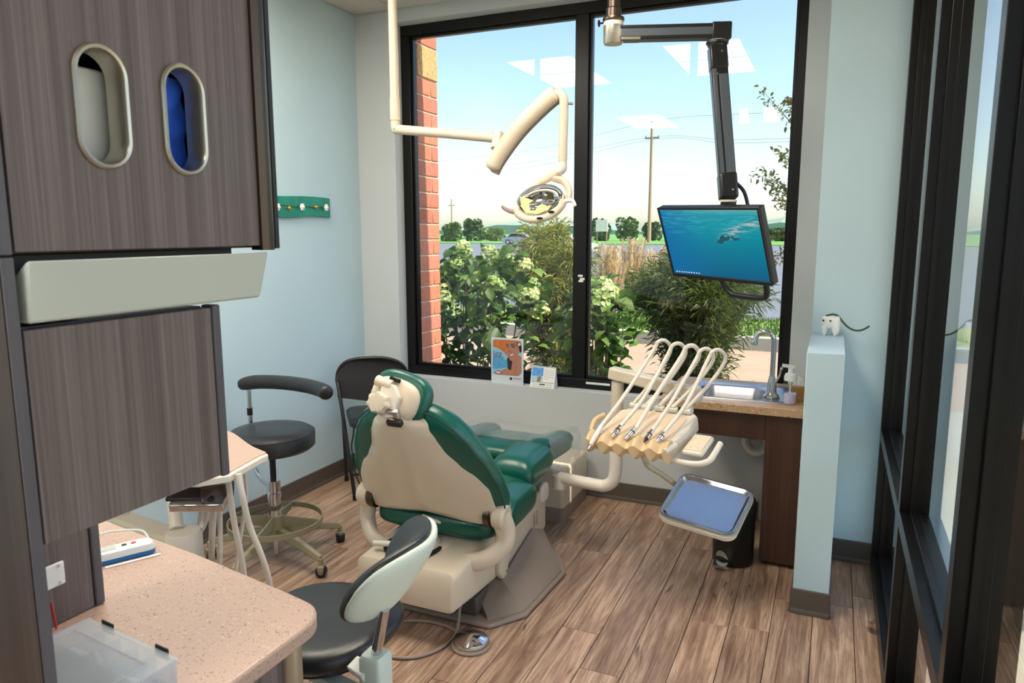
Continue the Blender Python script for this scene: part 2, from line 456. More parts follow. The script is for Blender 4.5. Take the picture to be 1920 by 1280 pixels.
wl = struct(box('wall_left', 'wall_paint', XL-.15, XL, YB-.1, YW+.15, 0, ZC+.03), 'pale blue painted side wall')
struct(box('wall_back', 'wall_paint', XL-.15, XR+.25, YB-.2, YB, 0, ZC+.03), 'pale blue painted rear wall')
WX0, WX1, WZ0, WZ1, WY = -2.505, -.182, .612, 2.757, 3.985      # window opening, plane of the frame's face
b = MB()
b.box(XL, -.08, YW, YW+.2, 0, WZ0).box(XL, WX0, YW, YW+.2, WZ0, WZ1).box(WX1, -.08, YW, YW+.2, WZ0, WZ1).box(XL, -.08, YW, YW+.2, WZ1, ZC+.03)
struct(b.build('wall_window', 'wall_warm_bounce', smooth=False), 'pale blue wall around the big window, warm bounce light painted in as grey')
struct(box('wall_right', 'wall_paint', -.077, XR+.22, YF, YW+.2, 0, ZC+.03), 'pale blue wall between window and storefront')
pony = struct(box('wall_partition', 'wall_paint', -.077, .057, 2.973, YF-.001, 0, 1.067, bevel=.003), 'low pale blue half wall beside the sink')
def baseb(name, pts):
    """vinyl base along the floor, pts = run with the wall on its left side"""
    m = MB()
    for (p, q) in zip(pts[:-1], pts[1:]):
        p, q = Vector(p+(0,)), Vector(q+(0,)); d = (q-p).normalized(); n = Vector((d.y, -d.x, 0))
        prof = [(0, .002), (.011, .002), (.009, .012), (.005, .022), (.005, .100), (.003, .104), (0, .104)]
        e = d*.0045
        m.loft([[p-e+n*a+Vector((0, 0, z)) for a, z in prof], [q+e+n*a+Vector((0, 0, z)) for a, z in prof]])
    return struct(m.build(name, 'base_vinyl', smooth=False), 'dark taupe vinyl baseboard')
baseb('baseboard_left', [(XL+.0005, YB), (XL+.0005, YW-.001)])
baseb('baseboard_window', [(XL+.012, YW-.0005), (-.30, YW-.0005)])
baseb('baseboard_right', [(.069, YF-.0006), (XR-.004, YF-.0006)])
baseb('baseboard_partition', [(-.0775, 3.30), (-.0775, 2.9725), (.0575, 2.9725), (.0575, YF-.004)])

# window
wd = struct(thing('window_1', None, None), 'large black-framed picture window with two panes')
def wbar(n, x0, x1, z0, z1, y0=WY, y1=WY+.075): return box(n, 'black_frame', x0, x1, y0, y1, z0, z1, wd, .003)
fw = .062
XM = px(1089, 400, Y=WY).x
wbar('frame_bottom', WX0, WX1, WZ0, WZ0+.058); wbar('frame_top', WX0, WX1, WZ1-.06, WZ1)
wbar('frame_side', WX0, WX0+fw, WZ0+.058, WZ1-.06); wbar('frame_side', WX1-.045, WX1, WZ0+.058, WZ1-.06)
wbar('mullion', XM-.034, XM+.034, WZ0+.058, WZ1-.06)
for (a, c) in ((WX0+fw, XM-.034), (XM+.034, WX1-.045)):
    z0, z1 = WZ0+.058, WZ1-.06
    s = MB(); y0, y1 = WY+.018, WY+.055
    s.box(a, a+.016, y0, y1, z0, z1).box(c-.016, c, y0, y1, z0, z1).box(a+.016, c-.016, y0, y1, z0, z0+.016).box(a+.016, c-.016, y0, y1, z1-.016, z1)
    s.build('glazing_bead', 'black_frame', wd, .002)
    MB().box(a+.012, c-.012, WY+.036, WY+.042, z0+.012, z1-.012).build('pane', 'window_glass', wd, smooth=False)
lt = MB()
for k, (dx, dz) in enumerate(((0, .03), (.012, .012), (.004, 0))): lt.box(XM-.012+dx, XM+.016+dx, WY-.0015, WY+.001, 1.236+dz, 1.248+dz)
lt.build('latch_label', 'paper', wd)
box('frame_sticker', 'paper', XM+.045, XM+.19, WY-.0012, WY+.001, WZ0+.03, WZ0+.043, wd)

# storefront
sf = struct(thing('window_2', None, None), 'dark bronze storefront glazing with rails along the passage')
SX, SG, SO = XR, .276, .345
YM = [3.54, 2.505, 1.495, .485, -.525, -1.535, -2.555]
for i, yc in enumerate(YM):
    h = .025
    box('mullion', 'black_frame', SX, SO, yc-h, yc+h, 0, ZC, sf, .0015)
RZ = .658
for i in range(len(YM)-1):
    ya, yb = YM[i+1]+.025, YM[i]-.025
    for nm, z0, z1 in (('bottom_rail', 0, .075), ('middle_rail', RZ-.05, RZ), ('head_rail', 2.72, ZC)):
        box(nm, 'black_frame', SX, SO, ya, yb, z0, z1, sf, .0015)
    for (z0, z1) in ((.075, RZ-.05), (RZ, 2.72)):
        s = MB(); x0, x1 = SG-.016, SG+.016
        s.box(x0, x1, ya, ya+.012, z0, z1).box(x0, x1, yb-.012, yb, z0, z1).box(x0, x1, ya+.012, yb-.012, z0, z0+.014).box(x0, x1, ya+.012, yb-.012, z1-.014, z1)
        s.build('glazing_bead', 'black_frame', sf, .0015)
        MB().box(SG-.003, SG+.003, ya+.008, yb-.008, z0+.008, z1-.008).build('pane', 'window_glass', sf, smooth=False)
# ------------------------------------------------------------------ outdoors: building shell and grounds
struct(box('sun_block_roof', 'soffit', SO+.03, 2.45, YB, 3.45, 2.95, 3.15), 'added sun-blocking roof outside the storefront')  # added roof, sized to keep direct sun out of the room
for k, yy in enumerate((3.3, .4, -2.4)):
    struct(box('sun_block_post', 'concrete', 2.28, 2.42, yy-.08, yy+.08, -.1, 2.95), 'post of the added sun-blocking roof')  # supports made up along with the sun-blocking roof
struct(box('wall_exterior', 'mortar', XL-1.6, XL-.16, 3.95, 4.38, -.2, 3.1), 'exterior brick wall core beside window')
bx1 = px(822, 300, Y=4.36).x
pier = struct(box('brick_pier', 'mortar', XL-.16, bx1-.006, 4.101, 4.354, -.2, 3.08), 'red brick pier beside the window')
BZ, BH = .0, .1016
ya, yb = 4.104, 4.36
k = 0; z = -.15
while z < 2.48:
    segs = [(ya, yb)] if k % 2 == 0 else [(ya, ya+.163), (ya+.173, yb)]
    for (c0, c1) in segs:
        o = MB().box(0, bx1+2.60, 0, c1-c0, 0, BH-.0105).build('brick', 'brick', pier, .003, 1)
        o.location = (-2.60, c0, z)
    z += BH; k += 1
st = MB().box(0, bx1+2.605, 0, yb-ya, 0, .192).build('stone_block', 'split_stone', pier, .006, 1); st.location = (-2.60, ya, z)
o = MB().box(0, bx1+2.60, 0, yb-ya, 0, BH-.0105).build('brick', 'brick', pier, .003, 1); o.location = (-2.60, ya, z+BH*2)
o = MB().box(0, bx1+2.60, 0, yb-ya, 0, BH-.0105).build('brick', 'brick', pier, .003, 1); o.location = (-2.60, ya, z+BH*3)
struct(box('parapet', 'mortar', XL-1.6, XR+.3, YW+.05, 4.10, 3.1, 3.7), 'parapet above the window')
G = -.15
struct(box('planting_bed', 'mulch', -40, .36, 4.105, 7.3, -.6, G), 'mulched planting bed outside the window')
struct(box('sidewalk', 'concrete_pink', -60, 40, 7.3, 10.55, -.6, G+.01), 'pale concrete walk outside')
struct(box('kerb', 'concrete', -60, 40, 10.55, 10.75, -.6, G+.19), 'concrete kerb')
struct(box('lawn_strip', 'grass_ground', -60, 40, 10.75, 13.0, -.6, G+.17), 'sunlit grass strip behind the kerb')
struct(box('lot_kerb', 'concrete_pink', -60, 40, 13.0, 13.3, -.6, G+.10), 'far kerb of the grass strip')
struct(box('parking_lot', 'asphalt', -160, 90, 13.3, 88, -.9, G-.06), 'blue grey asphalt lot')
struct(box('far_lawn', 'grass_far', -260, 160, 88, 330, -1.2, G+.02), 'green verge across the road')
struct(box('walkway', 'concrete', .365, 2.6, -6, 7.3, -.5, -.06), 'shaded concrete walkway beside the storefront')
struct(box('bounce_paving', 'concrete_pink', 3.7, 40, -12, 7.28, -.5, -.12), 'pale paving beyond the side bed, added to bounce sunlight')  # paving added and kept pale to bounce sun toward the storefront
struct(box('side_bed', 'mulch', 2.6, 3.7, -6, 7.3, -.5, -.09), 'mulch bed beside the walkway')
hb = MB()
pr = []
for i in range(41):
    xx = -260 + i*12
    pr.append((xx, 2.5 + 1.2*math.sin(i*.7) + .8*math.sin(i*1.9+1)))
hb.loft([[(xx, 300, -2) for xx, h in pr] + [(xx, 300, h) for xx, h in reversed(pr)], [(xx, 330, -2) for xx, h in pr] + [(xx, 330, h*1.6) for xx, h in reversed(pr)]])
struct(hb.build('hills', 'hill', smooth=False), 'hazy wooded hills on the horizon')
# ------------------------------------------------------------------ wood storage cabinet on the near left
CX = -.92                                     # plane of its doors
def fx(X): return lambda a, b, h: (X+h, a, b)  # outline in (y, z), thickness along x
Y0 = px(30, 482, X=CX).y; YU = px(497, 465, X=CX).y; YL = px(430, 888, X=CX).y
ZU = px(400, 467, X=CX).z; ZB = px(250, 584, X=CX).z; ZL = px(415, 891, X=CX).z
cab = thing('overhead_cabinet', 'tall grey-brown wood cabinet with two oval dispenser openings in its door', 'cabinet', (CX, Y0, ZU))
def cb(n, m, x0, x1, y0, y1, z0, z1, bev=.0015, par=None):
    return box(n, m, x0-CX, x1-CX, y0-Y0, y1-Y0, z0-ZU, z1-ZU, par or cab, bev)
D = .36                                       # depth of the upper box
top = ZC-.01
cb('side_panel', 'laminate_edge', CX-D, CX, Y0-.022, Y0-.003, ZU, top)
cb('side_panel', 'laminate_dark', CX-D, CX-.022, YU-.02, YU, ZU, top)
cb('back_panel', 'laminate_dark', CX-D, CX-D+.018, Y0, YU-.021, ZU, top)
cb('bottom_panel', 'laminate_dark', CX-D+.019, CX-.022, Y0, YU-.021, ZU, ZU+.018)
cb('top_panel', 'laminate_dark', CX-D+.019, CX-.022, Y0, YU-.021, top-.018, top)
# door with two stadium-shaped cut-outs
ov = []
for (xa, ya_, xb_, yb_) in ((134, 200, 243, 200), (300, 224, 385, 224)):
    ov.append((px((xa+xb_)/2, ya_, X=CX), None))
o1t, o1b = px(178, 80, X=CX), px(200, 318, X=CX); o2t, o2b = px(333, 118, X=CX), px(352, 330, X=CX)
ovals = []
for tp, bt, l_, r_ in ((o1t, o1b, px(137, 200, X=CX), px(240, 200, X=CX)), (o2t, o2b, px(303, 224, X=CX), px(383, 224, X=CX))):
    yc = (l_.y+r_.y)/2; w = abs(r_.y-l_.y); zc = (tp.z+bt.z)/2; h = abs(tp.z-bt.z)
    ovals.append((yc, zc, w, h))
def stadium(yc, zc, w, h, n=14):
    r_ = w/2; pts = []
    for k in range(n+1): a = PI*k/n; pts.append((yc+r_*math.cos(a), zc+h/2-r_+r_*math.sin(a)))
    for k in range(n+1): a = PI+PI*k/n; pts.append((yc+r_*math.cos(a), zc-h/2+r_+r_*math.sin(a)))
    return pts
def door_with_holes(name, m, y0, y1, z0, z1, holes, th, parent):
    bm = bmesh.new()
    loops = [[(y0, z0), (y1, z0), (y1, z1), (y0, z1)]] + holes
    edges = []
    for lp in loops:
        vs_ = [bm.verts.new((0, a-Y0, c-ZU)) for a, c in lp]
        for i in range(len(vs_)): edges.append(bm.edges.new((vs_[i], vs_[(i+1) % len(vs_)])))
    bmesh.ops.triangle_fill(bm, use_beauty=True, use_dissolve=False, edges=edges)
    r_ = bmesh.ops.extrude_face_region(bm, geom=bm.faces[:])
    for v in r_['geom']:
        if isinstance(v, bmesh.types.BMVert): v.co.x -= th
    bmesh.ops.recalc_face_normals(bm, faces=bm.faces)
    me = bpy.data.meshes.new(name); bm.to_mesh(me); bm.free()
    me.materials.append(MAT[m]); o = bpy.data.objects.new(name, me); COL.objects.link(o); o.parent = parent
    return o
dr = door_with_holes('door', 'laminate', Y0, YU-.012, ZU+.004, top, [stadium(yc, zc, w*.94, h*.97) for yc, zc, w, h in ovals], .02, cab)
for (yc, zc, w, h) in ovals:
    m = MB()
    outer = stadium(yc, zc, w, h); inner = stadium(yc, zc, w*.78, h*.9)
    prof = [(1.0, .0), (1.0, .004), (.94, .007), (.84, .006), (.78, .001), (.78, -.03)]
    rings = []
    for (s_, dx) in prof:
        st_ = stadium(yc, zc, w*s_, h - w*(1-s_))
        rings.append([(dx, a-Y0, c-ZU) for a, c in st_])
    m.loft(rings, cap=False)
    m.build('oval_trim', 'alu', dr)
edge = MB()                                   # bowed metal edge profile down the far side of the door
n_ = 10
rings = []
for i in range(n_+1):
    z = ZU-.004 + (top-ZU+.004)*i/n_
    sec = [(-.02, 0), (.006, -.001), (.013, .008), (.012, .02), (.004, .032), (-.018, .034)]
    rings.append([(a, YU-.011-Y0+c, z-ZU) for a, c in sec])
edge.loft(rings); edge.build('edge_pull', 'gun_metal', cab)
cb('edge_strip', 'black_plastic', CX-.02, CX+.004, YU+.0235, YU+.034, ZU-.002, top)
# silver light rail fascia
m = MB()
pf = [(.0, ZU-.002), (.0, ZB), (-.02, ZB-.004), (-.03, ZU-.002)]
yE0, yE1 = Y0+.004, px(494, 470, X=CX).y; yE2 = px(483, 553, X=CX).y
m.add([(.012, yE0-Y0, -.006), (.012, yE1-Y0, -.006), (.006, yE2-Y0, ZB-ZU), (.006, yE0-Y0, ZB-ZU),
       (-.05, yE0-Y0, -.05), (-.05, yE1-Y0, -.05), (-.05, yE2-Y0, ZB-ZU), (-.05, yE0-Y0, ZB-ZU)],
      [(0, 1, 2, 3), (4, 7, 6, 5), (0, 4, 5, 1), (1, 5, 6, 2), (2, 6, 7, 3), (3, 7, 4, 0)])
m.build('light_rail', 'silver_fascia', cab, .004)
cb('gap_shade_strip', 'black_plastic', CX-.075, CX-.0505, Y0, yE2-.003, ZU-.085, ZU-.0005)  # black filler standing in for the shadow between door and fascia
# lower flap door, its frame, and the far upright that carries the back panel
cb('flap_door', 'laminate', CX-.02, CX, Y0, YL-.017, ZL, ZB-.008)
cb('flap_edge', 'laminate_edge', CX-.024, CX+.003, YL-.016, YL, ZL-.003, ZB-.004, .003)
cb('flap_top', 'laminate_edge', CX-.3, CX-.021, Y0, YL-.017, ZB-.03, ZB-.006)
CT = .82
XB = px(174, 1139, Z=CT).x; YP = px(187, 1125, Z=CT).y
cb('rear_panel', 'laminate', XB-.02, XB, Y0-.003, YP-.02, CT+.0012, ZU-.001)
cb('rear_panel_edge', 'laminate_edge', XB-.022, XB+.004, YP-.019, YP, CT+.0012, ZU-.001, .003)
hg = px(101, 1078, X=XB+.001)
hp = cb('hinge_plate', 'white_enamel', XB+.0005, XB+.006, hg.y-.02, hg.y+.018, hg.z-.022, hg.z+.022, .003)
for sz in (-1, 1):
    MB().lathe([(.0001, 0), (.003, 0), (.003, .0015), (.0001, .002)], (XB+.006-CX, hg.y+.006-Y0, hg.z+sz*.016-ZU), 10, rotm(0, 0, PI/2)).build('screw', 'steel', hp)
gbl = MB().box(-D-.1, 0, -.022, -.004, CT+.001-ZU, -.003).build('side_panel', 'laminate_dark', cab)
MB().box(.0005, .0035, -.021, -.005, CT+.001-ZU, -.003).build('side_edge', 'laminate_edge', cab, .001)
# contents behind the ovals
yc, zc, w, h = ovals[0]
t = tag(box('tissue_carton', 'white_plastic', CX-.16, CX-.05, yc-.055, yc+.07, ZU+.019, zc+.06, None, .004), 'pale carton seen through the first oval opening of the cabinet', 'carton')
yc, zc, w, h = ovals[1]
m = MB(); rings = []
rg = random.Random(5)
for i in range(9):
    zz = ZU+.019 + (zc+h*.42-ZU-.019)*i/8
    rings.append([(CX-.045-.03*(k in (0, 5)) + rg.uniform(-.008, .008), yc + (-.03+.018*k) + rg.uniform(-.003, .003), zz) for k in range(6)] )
bk = [[(CX-.15, p[1], p[2]) for p in reversed(r_)] for r_ in rings]
m.loft([a+c for a, c in zip(rings, bk)])
tag(m.build('glove_pack', 'blue_film', None, 0), 'crinkled bright blue plastic pack behind the second oval opening', 'plastic pack')

# ------------------------------------------------------------------ counter and base unit
ctop = MB()
P = [px(600, 1150, Z=CT), px(566, 1118, Z=CT), px(370, 1034, Z=CT), px(225, 985, Z=CT)]
XE = -.838
far = [(-2.05, 1.235), (-1.556, 1.154), (-1.267, 1.115), (-.955, 1.058)]
arc = [(XE-.075+.075*math.cos(a), .972+.075*math.sin(a)) for a in [R(78-78*k/9) for k in range(10)]]
out = [(XE, Y0-.02)] + list(reversed(arc)) + list(reversed(far)) + [(-2.05, Y0-.02)]
out = out[::-1]
ctop.prism(out, CT-.032, CT)
tag(ctop.build('countertop', 'counter_rose', None, .006, 3), 'rose speckled countertop with a rounded corner under the wood cabinet', 'countertop')
bu = thing('base_cabinet', 'grey-brown base cabinet with metal corner post under the rose counter', 'cabinet', (-1.2, .8, 0))
def bb(n, m_, x0, x1, y0, y1, z0, z1, bev=.002): return box(n, m_, x0+1.2, x1+1.2, y0-.8, y1-.8, z0, z1, bu, bev)
bb('body', 'laminate', -2.0, -.875, Y0-.02, .955, .09, CT-.033)
bb('plinth', 'black_plastic', -1.98, -.90, Y0, .93, .001, .089)
MB().tube([(-.872+1.2, .962-.8, .09), (-.872+1.2, .962-.8, CT-.033)], .021, 16).build('corner_post', 'alu', bu)
bb('end_panel', 'laminate_edge', -2.0, -.895, .956, .972, .09, CT-.033)

# clear organiser box on the counter
bp = px(165, 1150, Z=CT+.05)
c4 = [px(320, 1217+3, Z=CT+.055), px(165, 1150, Z=CT+.055)]
ob = thing('organiser_box', 'clear plastic compartment box with black latches on the rose counter', 'box', (c4[1].x, c4[1].y, CT+.0005), math.atan2(c4[0].y-c4[1].y, c4[0].x-c4[1].x))
L = (c4[0]-c4[1]).length+.012; Wd = .15
def wallbox(m, x0, x1, y0, y1, z0, z1, t=.002):
    m.box(x0, x1, y0, y1, z0, z0+t).box(x0, x1, y0, y0+t, z0+t, z1).box(x0, x1, y1-t, y1, z0+t, z1).box(x0, x0+t, y0+t, y1-t, z0+t, z1).box(x1-t, x1, y0+t, y1-t, z0+t, z1)
wallbox(mm := MB(), 0, L, -Wd, 0, 0, .042); mm.build('tray_body', 'clear_plastic', ob)
lid = MB().box(-.003, L+.003, -Wd-.003, .003, .0425, .046).box(-.003, L+.003, .0, .003, .036, .0424).box(L, L+.003, -Wd, 0, .036, .0424)
lid.build('lid', 'clear_plastic', ob, .001)
rim = MB().tube([(.02, -Wd+.02, .0475), (L-.02, -Wd+.02, .0475), (L-.02, -.035, .0475), (.02, -.035, .0475)], .0018, 6, closed=True)
rim.build('lid_ridge', 'clear_plastic', ob)
dv = MB()
for k in range(1, 5): dv.box(L*k/5-.0008, L*k/5+.0008, -Wd+.003, -.003, .003, .040)
dv.box(.003, L-.003, -.067, -.0655, .003, .040).box(.003, L-.003, -.16, -.1585, .003, .040)
dv.build('divider', 'clear_plastic', ob)
for f in (.2, .82): box('latch', 'black_plastic', L*f-.016, L*f+.016, .0035, .007, .03, .05, ob, .001)
rg = random.Random(11)
for k in range(9):
    cx_, cy_ = L*(.1+.2*(k % 5)), -.033 if k < 5 else -.11
    MB().tube([(cx_-.02, cy_+rg.uniform(-.015, .015), .007), (cx_+.02, cy_+rg.uniform(-.015, .015), .008)], .004, 8).build('bur_case', ['rose_white', 'soap', 'blue_edge'][k % 3], ob)
# white and blue handheld on its cradle
hp0 = px(232, 1028, Z=CT+.02)
hh = thing('curing_light', 'white handheld device with blue base lying on the rose counter', 'device', (hp0.x, hp0.y, CT+.0005), R(62))
hh.scale = (.72, .72, .72)
MB().prism(rrect(.17, .06, .02, 5), .0, .014).build('base', 'blue_edge', hh, .003)
MB().loft([[(a*s_, b_*s_, z) for a, b_ in rrect(.17, .062, .022, 5)] for s_, z in ((1, .0145), (1.0, .026), (.93, .034), (.7, .038))]).build('body', 'white_plastic', hh)
MB().prism(rrect(.055, .03, .004, 3, -.05, 0), .0382, .0395).build('screen', 'silver_fascia', hh)
for k, mt in enumerate(('black_plastic', 'red_plastic')): MB().box(-.005+.026*k, .008+.026*k, -.006, .006, .038, .0398).build('button', mt, hh)
MB().tube(catmull([(-.083, .0, .022), (-.11, .005, .02), (-.15, .03, .012), (-.2, .04, .006)], 5), .006, 8).build('strain_relief', 'black_plastic', hh)
MB().tube(catmull([(.075, .02, .03), (.06, .06, .05), (-.01, .09, .055), (-.06, .12, .05), (-.10, .17, .09)], 6), .0032, 8).build('cable', 'white_plastic', hh)
MB().box(-.06, .09, -.055, -.045, 0, .003).build('card', 'paper', hh)
rp = px(103, 1150, Z=CT+.03)
tag(MB().cyl((rp.x, rp.y, CT+.001), (rp.x-.004, rp.y-.002, CT+.05), .002, .002, 10).build('red_pencil', 'red_plastic'), 'thin red pencil standing by the rear panel on the counter', 'pencil')

# ------------------------------------------------------------------ assistant's work surface on an arm, with hanging hoses
TZ = .80
ak = thing('assistant_unit', 'rose topped assistant work surface on a beige arm with hanging white hoses', 'dental unit', (-1.95, 1.75, 0))
O = Vector((-1.95, 1.75, 0))
ta, tb, tc, td = px(505, 850, Z=TZ), px(452, 812, Z=TZ), px(425, 806, Z=TZ), px(430, 889, Z=TZ)
edge_pts = catmull([(-2.35, 2.02), (-2.1, 2.0), (tc.x, tc.y), (tb.x-.02, tb.y-.01), (-1.80, 1.85), (ta.x-.03, ta.y+.012)], 4)
poly = [(p.x, p.y) for p in [Vector((q[0], q[1], 0)) for q in edge_pts]]
poly += [(ta.x-.008, ta.y+.004), (ta.x, ta.y-.012), (ta.x-.004, ta.y-.03), (td.x, td.y), (-1.70, 1.52), (-2.3, 1.5)]
MB().prism([(a-O.x, b_-O.y) for a, b_ in poly], TZ-.028, TZ-.003).build('table_edge', 'cream_plastic', ak, .005)
cen = Vector((sum(p[0] for p in poly)/len(poly), sum(p[1] for p in poly)/len(poly)))
MB().prism([((a-cen.x)*.95+cen.x-O.x, (b_-cen.y)*.95+cen.y-O.y) for a, b_ in poly], TZ-.0028, TZ).build('table_top', 'counter_rose', ak)
ja = px(345, 1010, Z=.55)
J = Vector((ja.x, ja.y, .55)) - O
MB().lathe([(.001, -.1), (.05, -.1), (.056, -.09), (.056, .018), (.05, .028), (.001, .03)], J, 24).build('arm_joint', 'cream_plastic', ak)
A2 = px(225, 960, Z=.56) - O
M_ = Matrix.Rotation(math.atan2(J.y-A2.y, J.x-A2.x), 3, 'Z')
MB().obox((J+A2)/2 + Vector((0, 0, -.03)), ((J-A2).length/2, .04, .03), M_).build('arm', 'beige_plastic', ak, .012, 3)
MB().cyl((A2.x, A2.y, .002), (A2.x, A2.y, .57), .03, n=18).build('post', 'cream_plastic', ak)
MB().lathe([(.001, 0), (.16, 0), (.16, .012), (.12, .025), (.03, .03), (.001, .03)], (A2.x, A2.y, .001), 28).build('foot', 'taupe_plastic', ak)
MB().cyl((-.03+J.x, J.y, .58), (-2.02-O.x, 1.70-O.y, TZ-.03), .022, n=14).build('riser', 'cream_plastic', ak)
# instrument holder below the top
hb_ = px(375, 940, Z=.68)-O
MB().obox((hb_.x, hb_.y, .68), (.085, .035, .014), rotm(R(25), R(18))).build('instrument_holder', 'chrome', ak, .004)
MB().obox((hb_.x-.03, hb_.y, .700), (.075, .03, .006), rotm(R(25), R(18))).build('holder_insert', 'black_plastic', ak, .003)
MB().obox((hb_.x+.045, hb_.y+.03, .712), (.05, .012, .03), rotm(R(60), R(18))).build('holder_cover', 'gun_metal', ak, .004)
def hose(pxs, r_=.0075, name='hose', mt='cream_plastic'):
    pts = [px(x, y, Y=Yd)-O for x, y, Yd in pxs]
    MB().tube(catmull(pts, 7), r_, 10).build(name, mt, ak)
hose([(447, 888, 1.62), (455, 930, 1.62), (468, 985, 1.64), (490, 1040, 1.66), (504, 1086, 1.68), (508, 1130, 1.70)], .0095)
hose([(428, 900, 1.62), (433, 940, 1.64), (441, 990, 1.66), (452, 1040, 1.68), (459, 1090, 1.70)], .0095)
hose([(404, 905, 1.66), (402, 960, 1.68), (399, 1010, 1.70), (398, 1060, 1.72)], .0085)
hose([(410, 905, 1.70), (412, 960, 1.72), (413, 1020, 1.72), (411, 1080, 1.72)], .0085)
hose([(392, 912, 1.70), (388, 960, 1.70), (378, 990, 1.68), (360, 1012, 1.64), (352, 1030, 1.60)], .011)
hose([(459, 880, 1.78), (462, 930, 1.80), (455, 980, 1.80), (446, 1040, 1.80), (440, 1090, 1.80)], .0065)
hose([(398, 910, 1.74), (396, 960, 1.76), (395, 1000, 1.76), (394, 1050, 1.76)], .0065)
hose([(378, 955, 1.72), (374, 985, 1.72), (370, 1010, 1.70)], .008)
# ------------------------------------------------------------------ dental chair
CHX, CHY = -1.41, 2.42
ch = thing('dental_chair', 'reclined green dental chair with a beige shell back and grey floor base', 'dental chair', (CHX, CHY, 0))
def hwi(tbl, v):
    for (v0, a), (v1, b_) in zip(tbl[:-1], tbl[1:]):
        if v <= v1:
            t = max(0, min(1, (v-v0)/(v1-v0))); t = t*t*(3-2*t)*.5 + t*.5
            return a+(b_-a)*t
    return tbl[-1][1]
BR, BU, BN = Vector((1, 0, 0)), Vector((0, -.454, .891)), Vector((0, -.891, -.454))
BP = Vector((0, 0, .42))
def bk(u, v, w): return BP + BR*u + BU*v + BN*w
# shell
SH = [(.0, .300), (.07, .302), (.17, .292), (.24, .262), (.30, .222), (.37, .172), (.43, .150), (.48, .120), (.52, .075), (.545, .012)]
m = MB(); rings = []
N = 24
vsn = [.012+.533*(i/34) for i in range(35)]
for v in vsn:
    hw = hwi(SH, v); top_, bot = [], []
    for k in range(N+1):
        s_ = -1+2*k/N; u = s_*hw
        v2 = v
        if v < .12:                                   # bottom edge: arch between the two hinge lugs
            arch = .055*max(0, 1-(abs(u)/.21)**4)
            v2 = v + arch*(1-(v-.012)/.108)
        w = .062 - .055*abs(s_)**2.6*(.55+.45*min(1, v/.3)) + .016*math.exp(-((u-.02)/.03)**2)*min(1, v/.1)*(1-v/.7) + .012*math.exp(-((u+.12)/.05)**2)
        top_.append(bk(u, v2, w)); bot.append(bk(u, v2, w-.014))
    rings.append(top_+bot[::-1])
m.loft(rings); m.build('back_shell', 'beige_plastic', ch, sub=1, ang=60)
# cushion
CU = [(.02, .318), (.10, .336), (.18, .332), (.29, .300), (.40, .250), (.45, .215), (.49, .175), (.525, .12), (.545, .05)]
m = MB(); rings = []
for i in range(26):
    v = .02+.525*i/25
    hw = hwi(CU, v); th = .062 if i < 22 else .062*(1-(i-21)/6)
    th = th if i > 1 else th*(.7+.15*i)
    rings.append([bk(a, v, -.035+b_) for a, b_ in [(x_*hw, y_*th) for x_, y_ in ellipse(1, 1, 28, 3.2)]])
m.loft(rings); cu = m.build('back_cushion', 'green_vinyl', ch, sub=1, ang=70)
pts = []
for i in range(25):
    v = .03+.515*i/24; pts.append(bk(-hwi(CU, v)*.985, v, .004))
for i in range(25):
    v = .545-.515*i/24; pts.append(bk(hwi(CU, v)*.985, v, .004))
MB().tube(pts, .0035, 6).build('piping', 'green_piping', cu)
# headrest
hc = px(744, 741, Y=2.165) - Vector((CHX, CHY, 0))
HM = rotm(R(4), R(-16), R(14))
def hd(a, b_, c): return hc + HM @ Vector((a, c, b_))     # a right, b up, c forward
m = MB()
outl = [(.116*math.copysign(abs(math.cos(t))**.75, math.cos(t)), .088*math.copysign(abs(math.sin(t))**.75, math.sin(t)) + .012*math.cos(t)*0) for t in [2*PI*k/32 for k in range(32)]]
prof = [(.80, .012), (.95, .014), (1.03, .03), (1.03, .052), (.95, .070), (.75, .080), (.4, .085)]
m.loft([[hd(a*s_, b_*s_, c) for a, b_ in outl] for s_, c in prof]); m.build('headrest_pad', 'green_vinyl', ch, ang=70)
m = MB()
m.loft([[hd(a*s_-.008, b_*s_-.016, c) for a, b_ in outl] for s_, c in ((.86, .03), (.86, .006), (.80, -.004), (.55, -.010))]); hb2 = m.build('headrest_plate', 'beige_plastic', ch, ang=60)
MB().loft([[hd(a, b_, c) for a, b_ in [(-.055, .03), (-.005, .035), (.03, -.0), (.03, -.075), (-.005, -.09), (-.05, -.05)]] for c in (-.008, -.034)]).build('headrest_bracket', 'cream_plastic', ch, .006, 3)
MB().tube([hd(-.085, .028, -.018), hd(-.02, .028, -.018)], .020, 16).build('bracket_barrel', 'beige_plastic', ch)
MB().tube([hd(-.04, .052, -.013), hd(.0, .052, -.013)], .008, 8).build('bracket_slot', 'dark_hole', ch)
m = MB()
kn = []
for k in range(56):
    a = 2*PI*k/56; r_ = .043*(1+.085*math.cos(7*a)); kn.append((r_*math.cos(a)-.035, r_*.86*math.sin(a)-.042))
kc = (-.035, -.042)
m.loft([[hd(kc[0]+(a-kc[0])*s_, kc[1]+(b_-kc[1])*s_, c) for a, b_ in kn] for s_, c in ((.8, -.034), (1, -.038), (1, -.054), (.86, -.062), (.5, -.063))])
m.build('headrest_knob', 'beige_plastic', ch, ang=50)
MB().obox(bk(.012, .535, .05), (.022, .012, .035), Matrix((BR, BN, BU)).transposed()).build('headrest_stem', 'chrome', ch, .004)
MB().obox(bk(.012, .520, .062), (.030, .012, .012), Matrix((BR, BN, BU)).transposed()).build('stem_clamp', 'black_plastic', ch, .004)
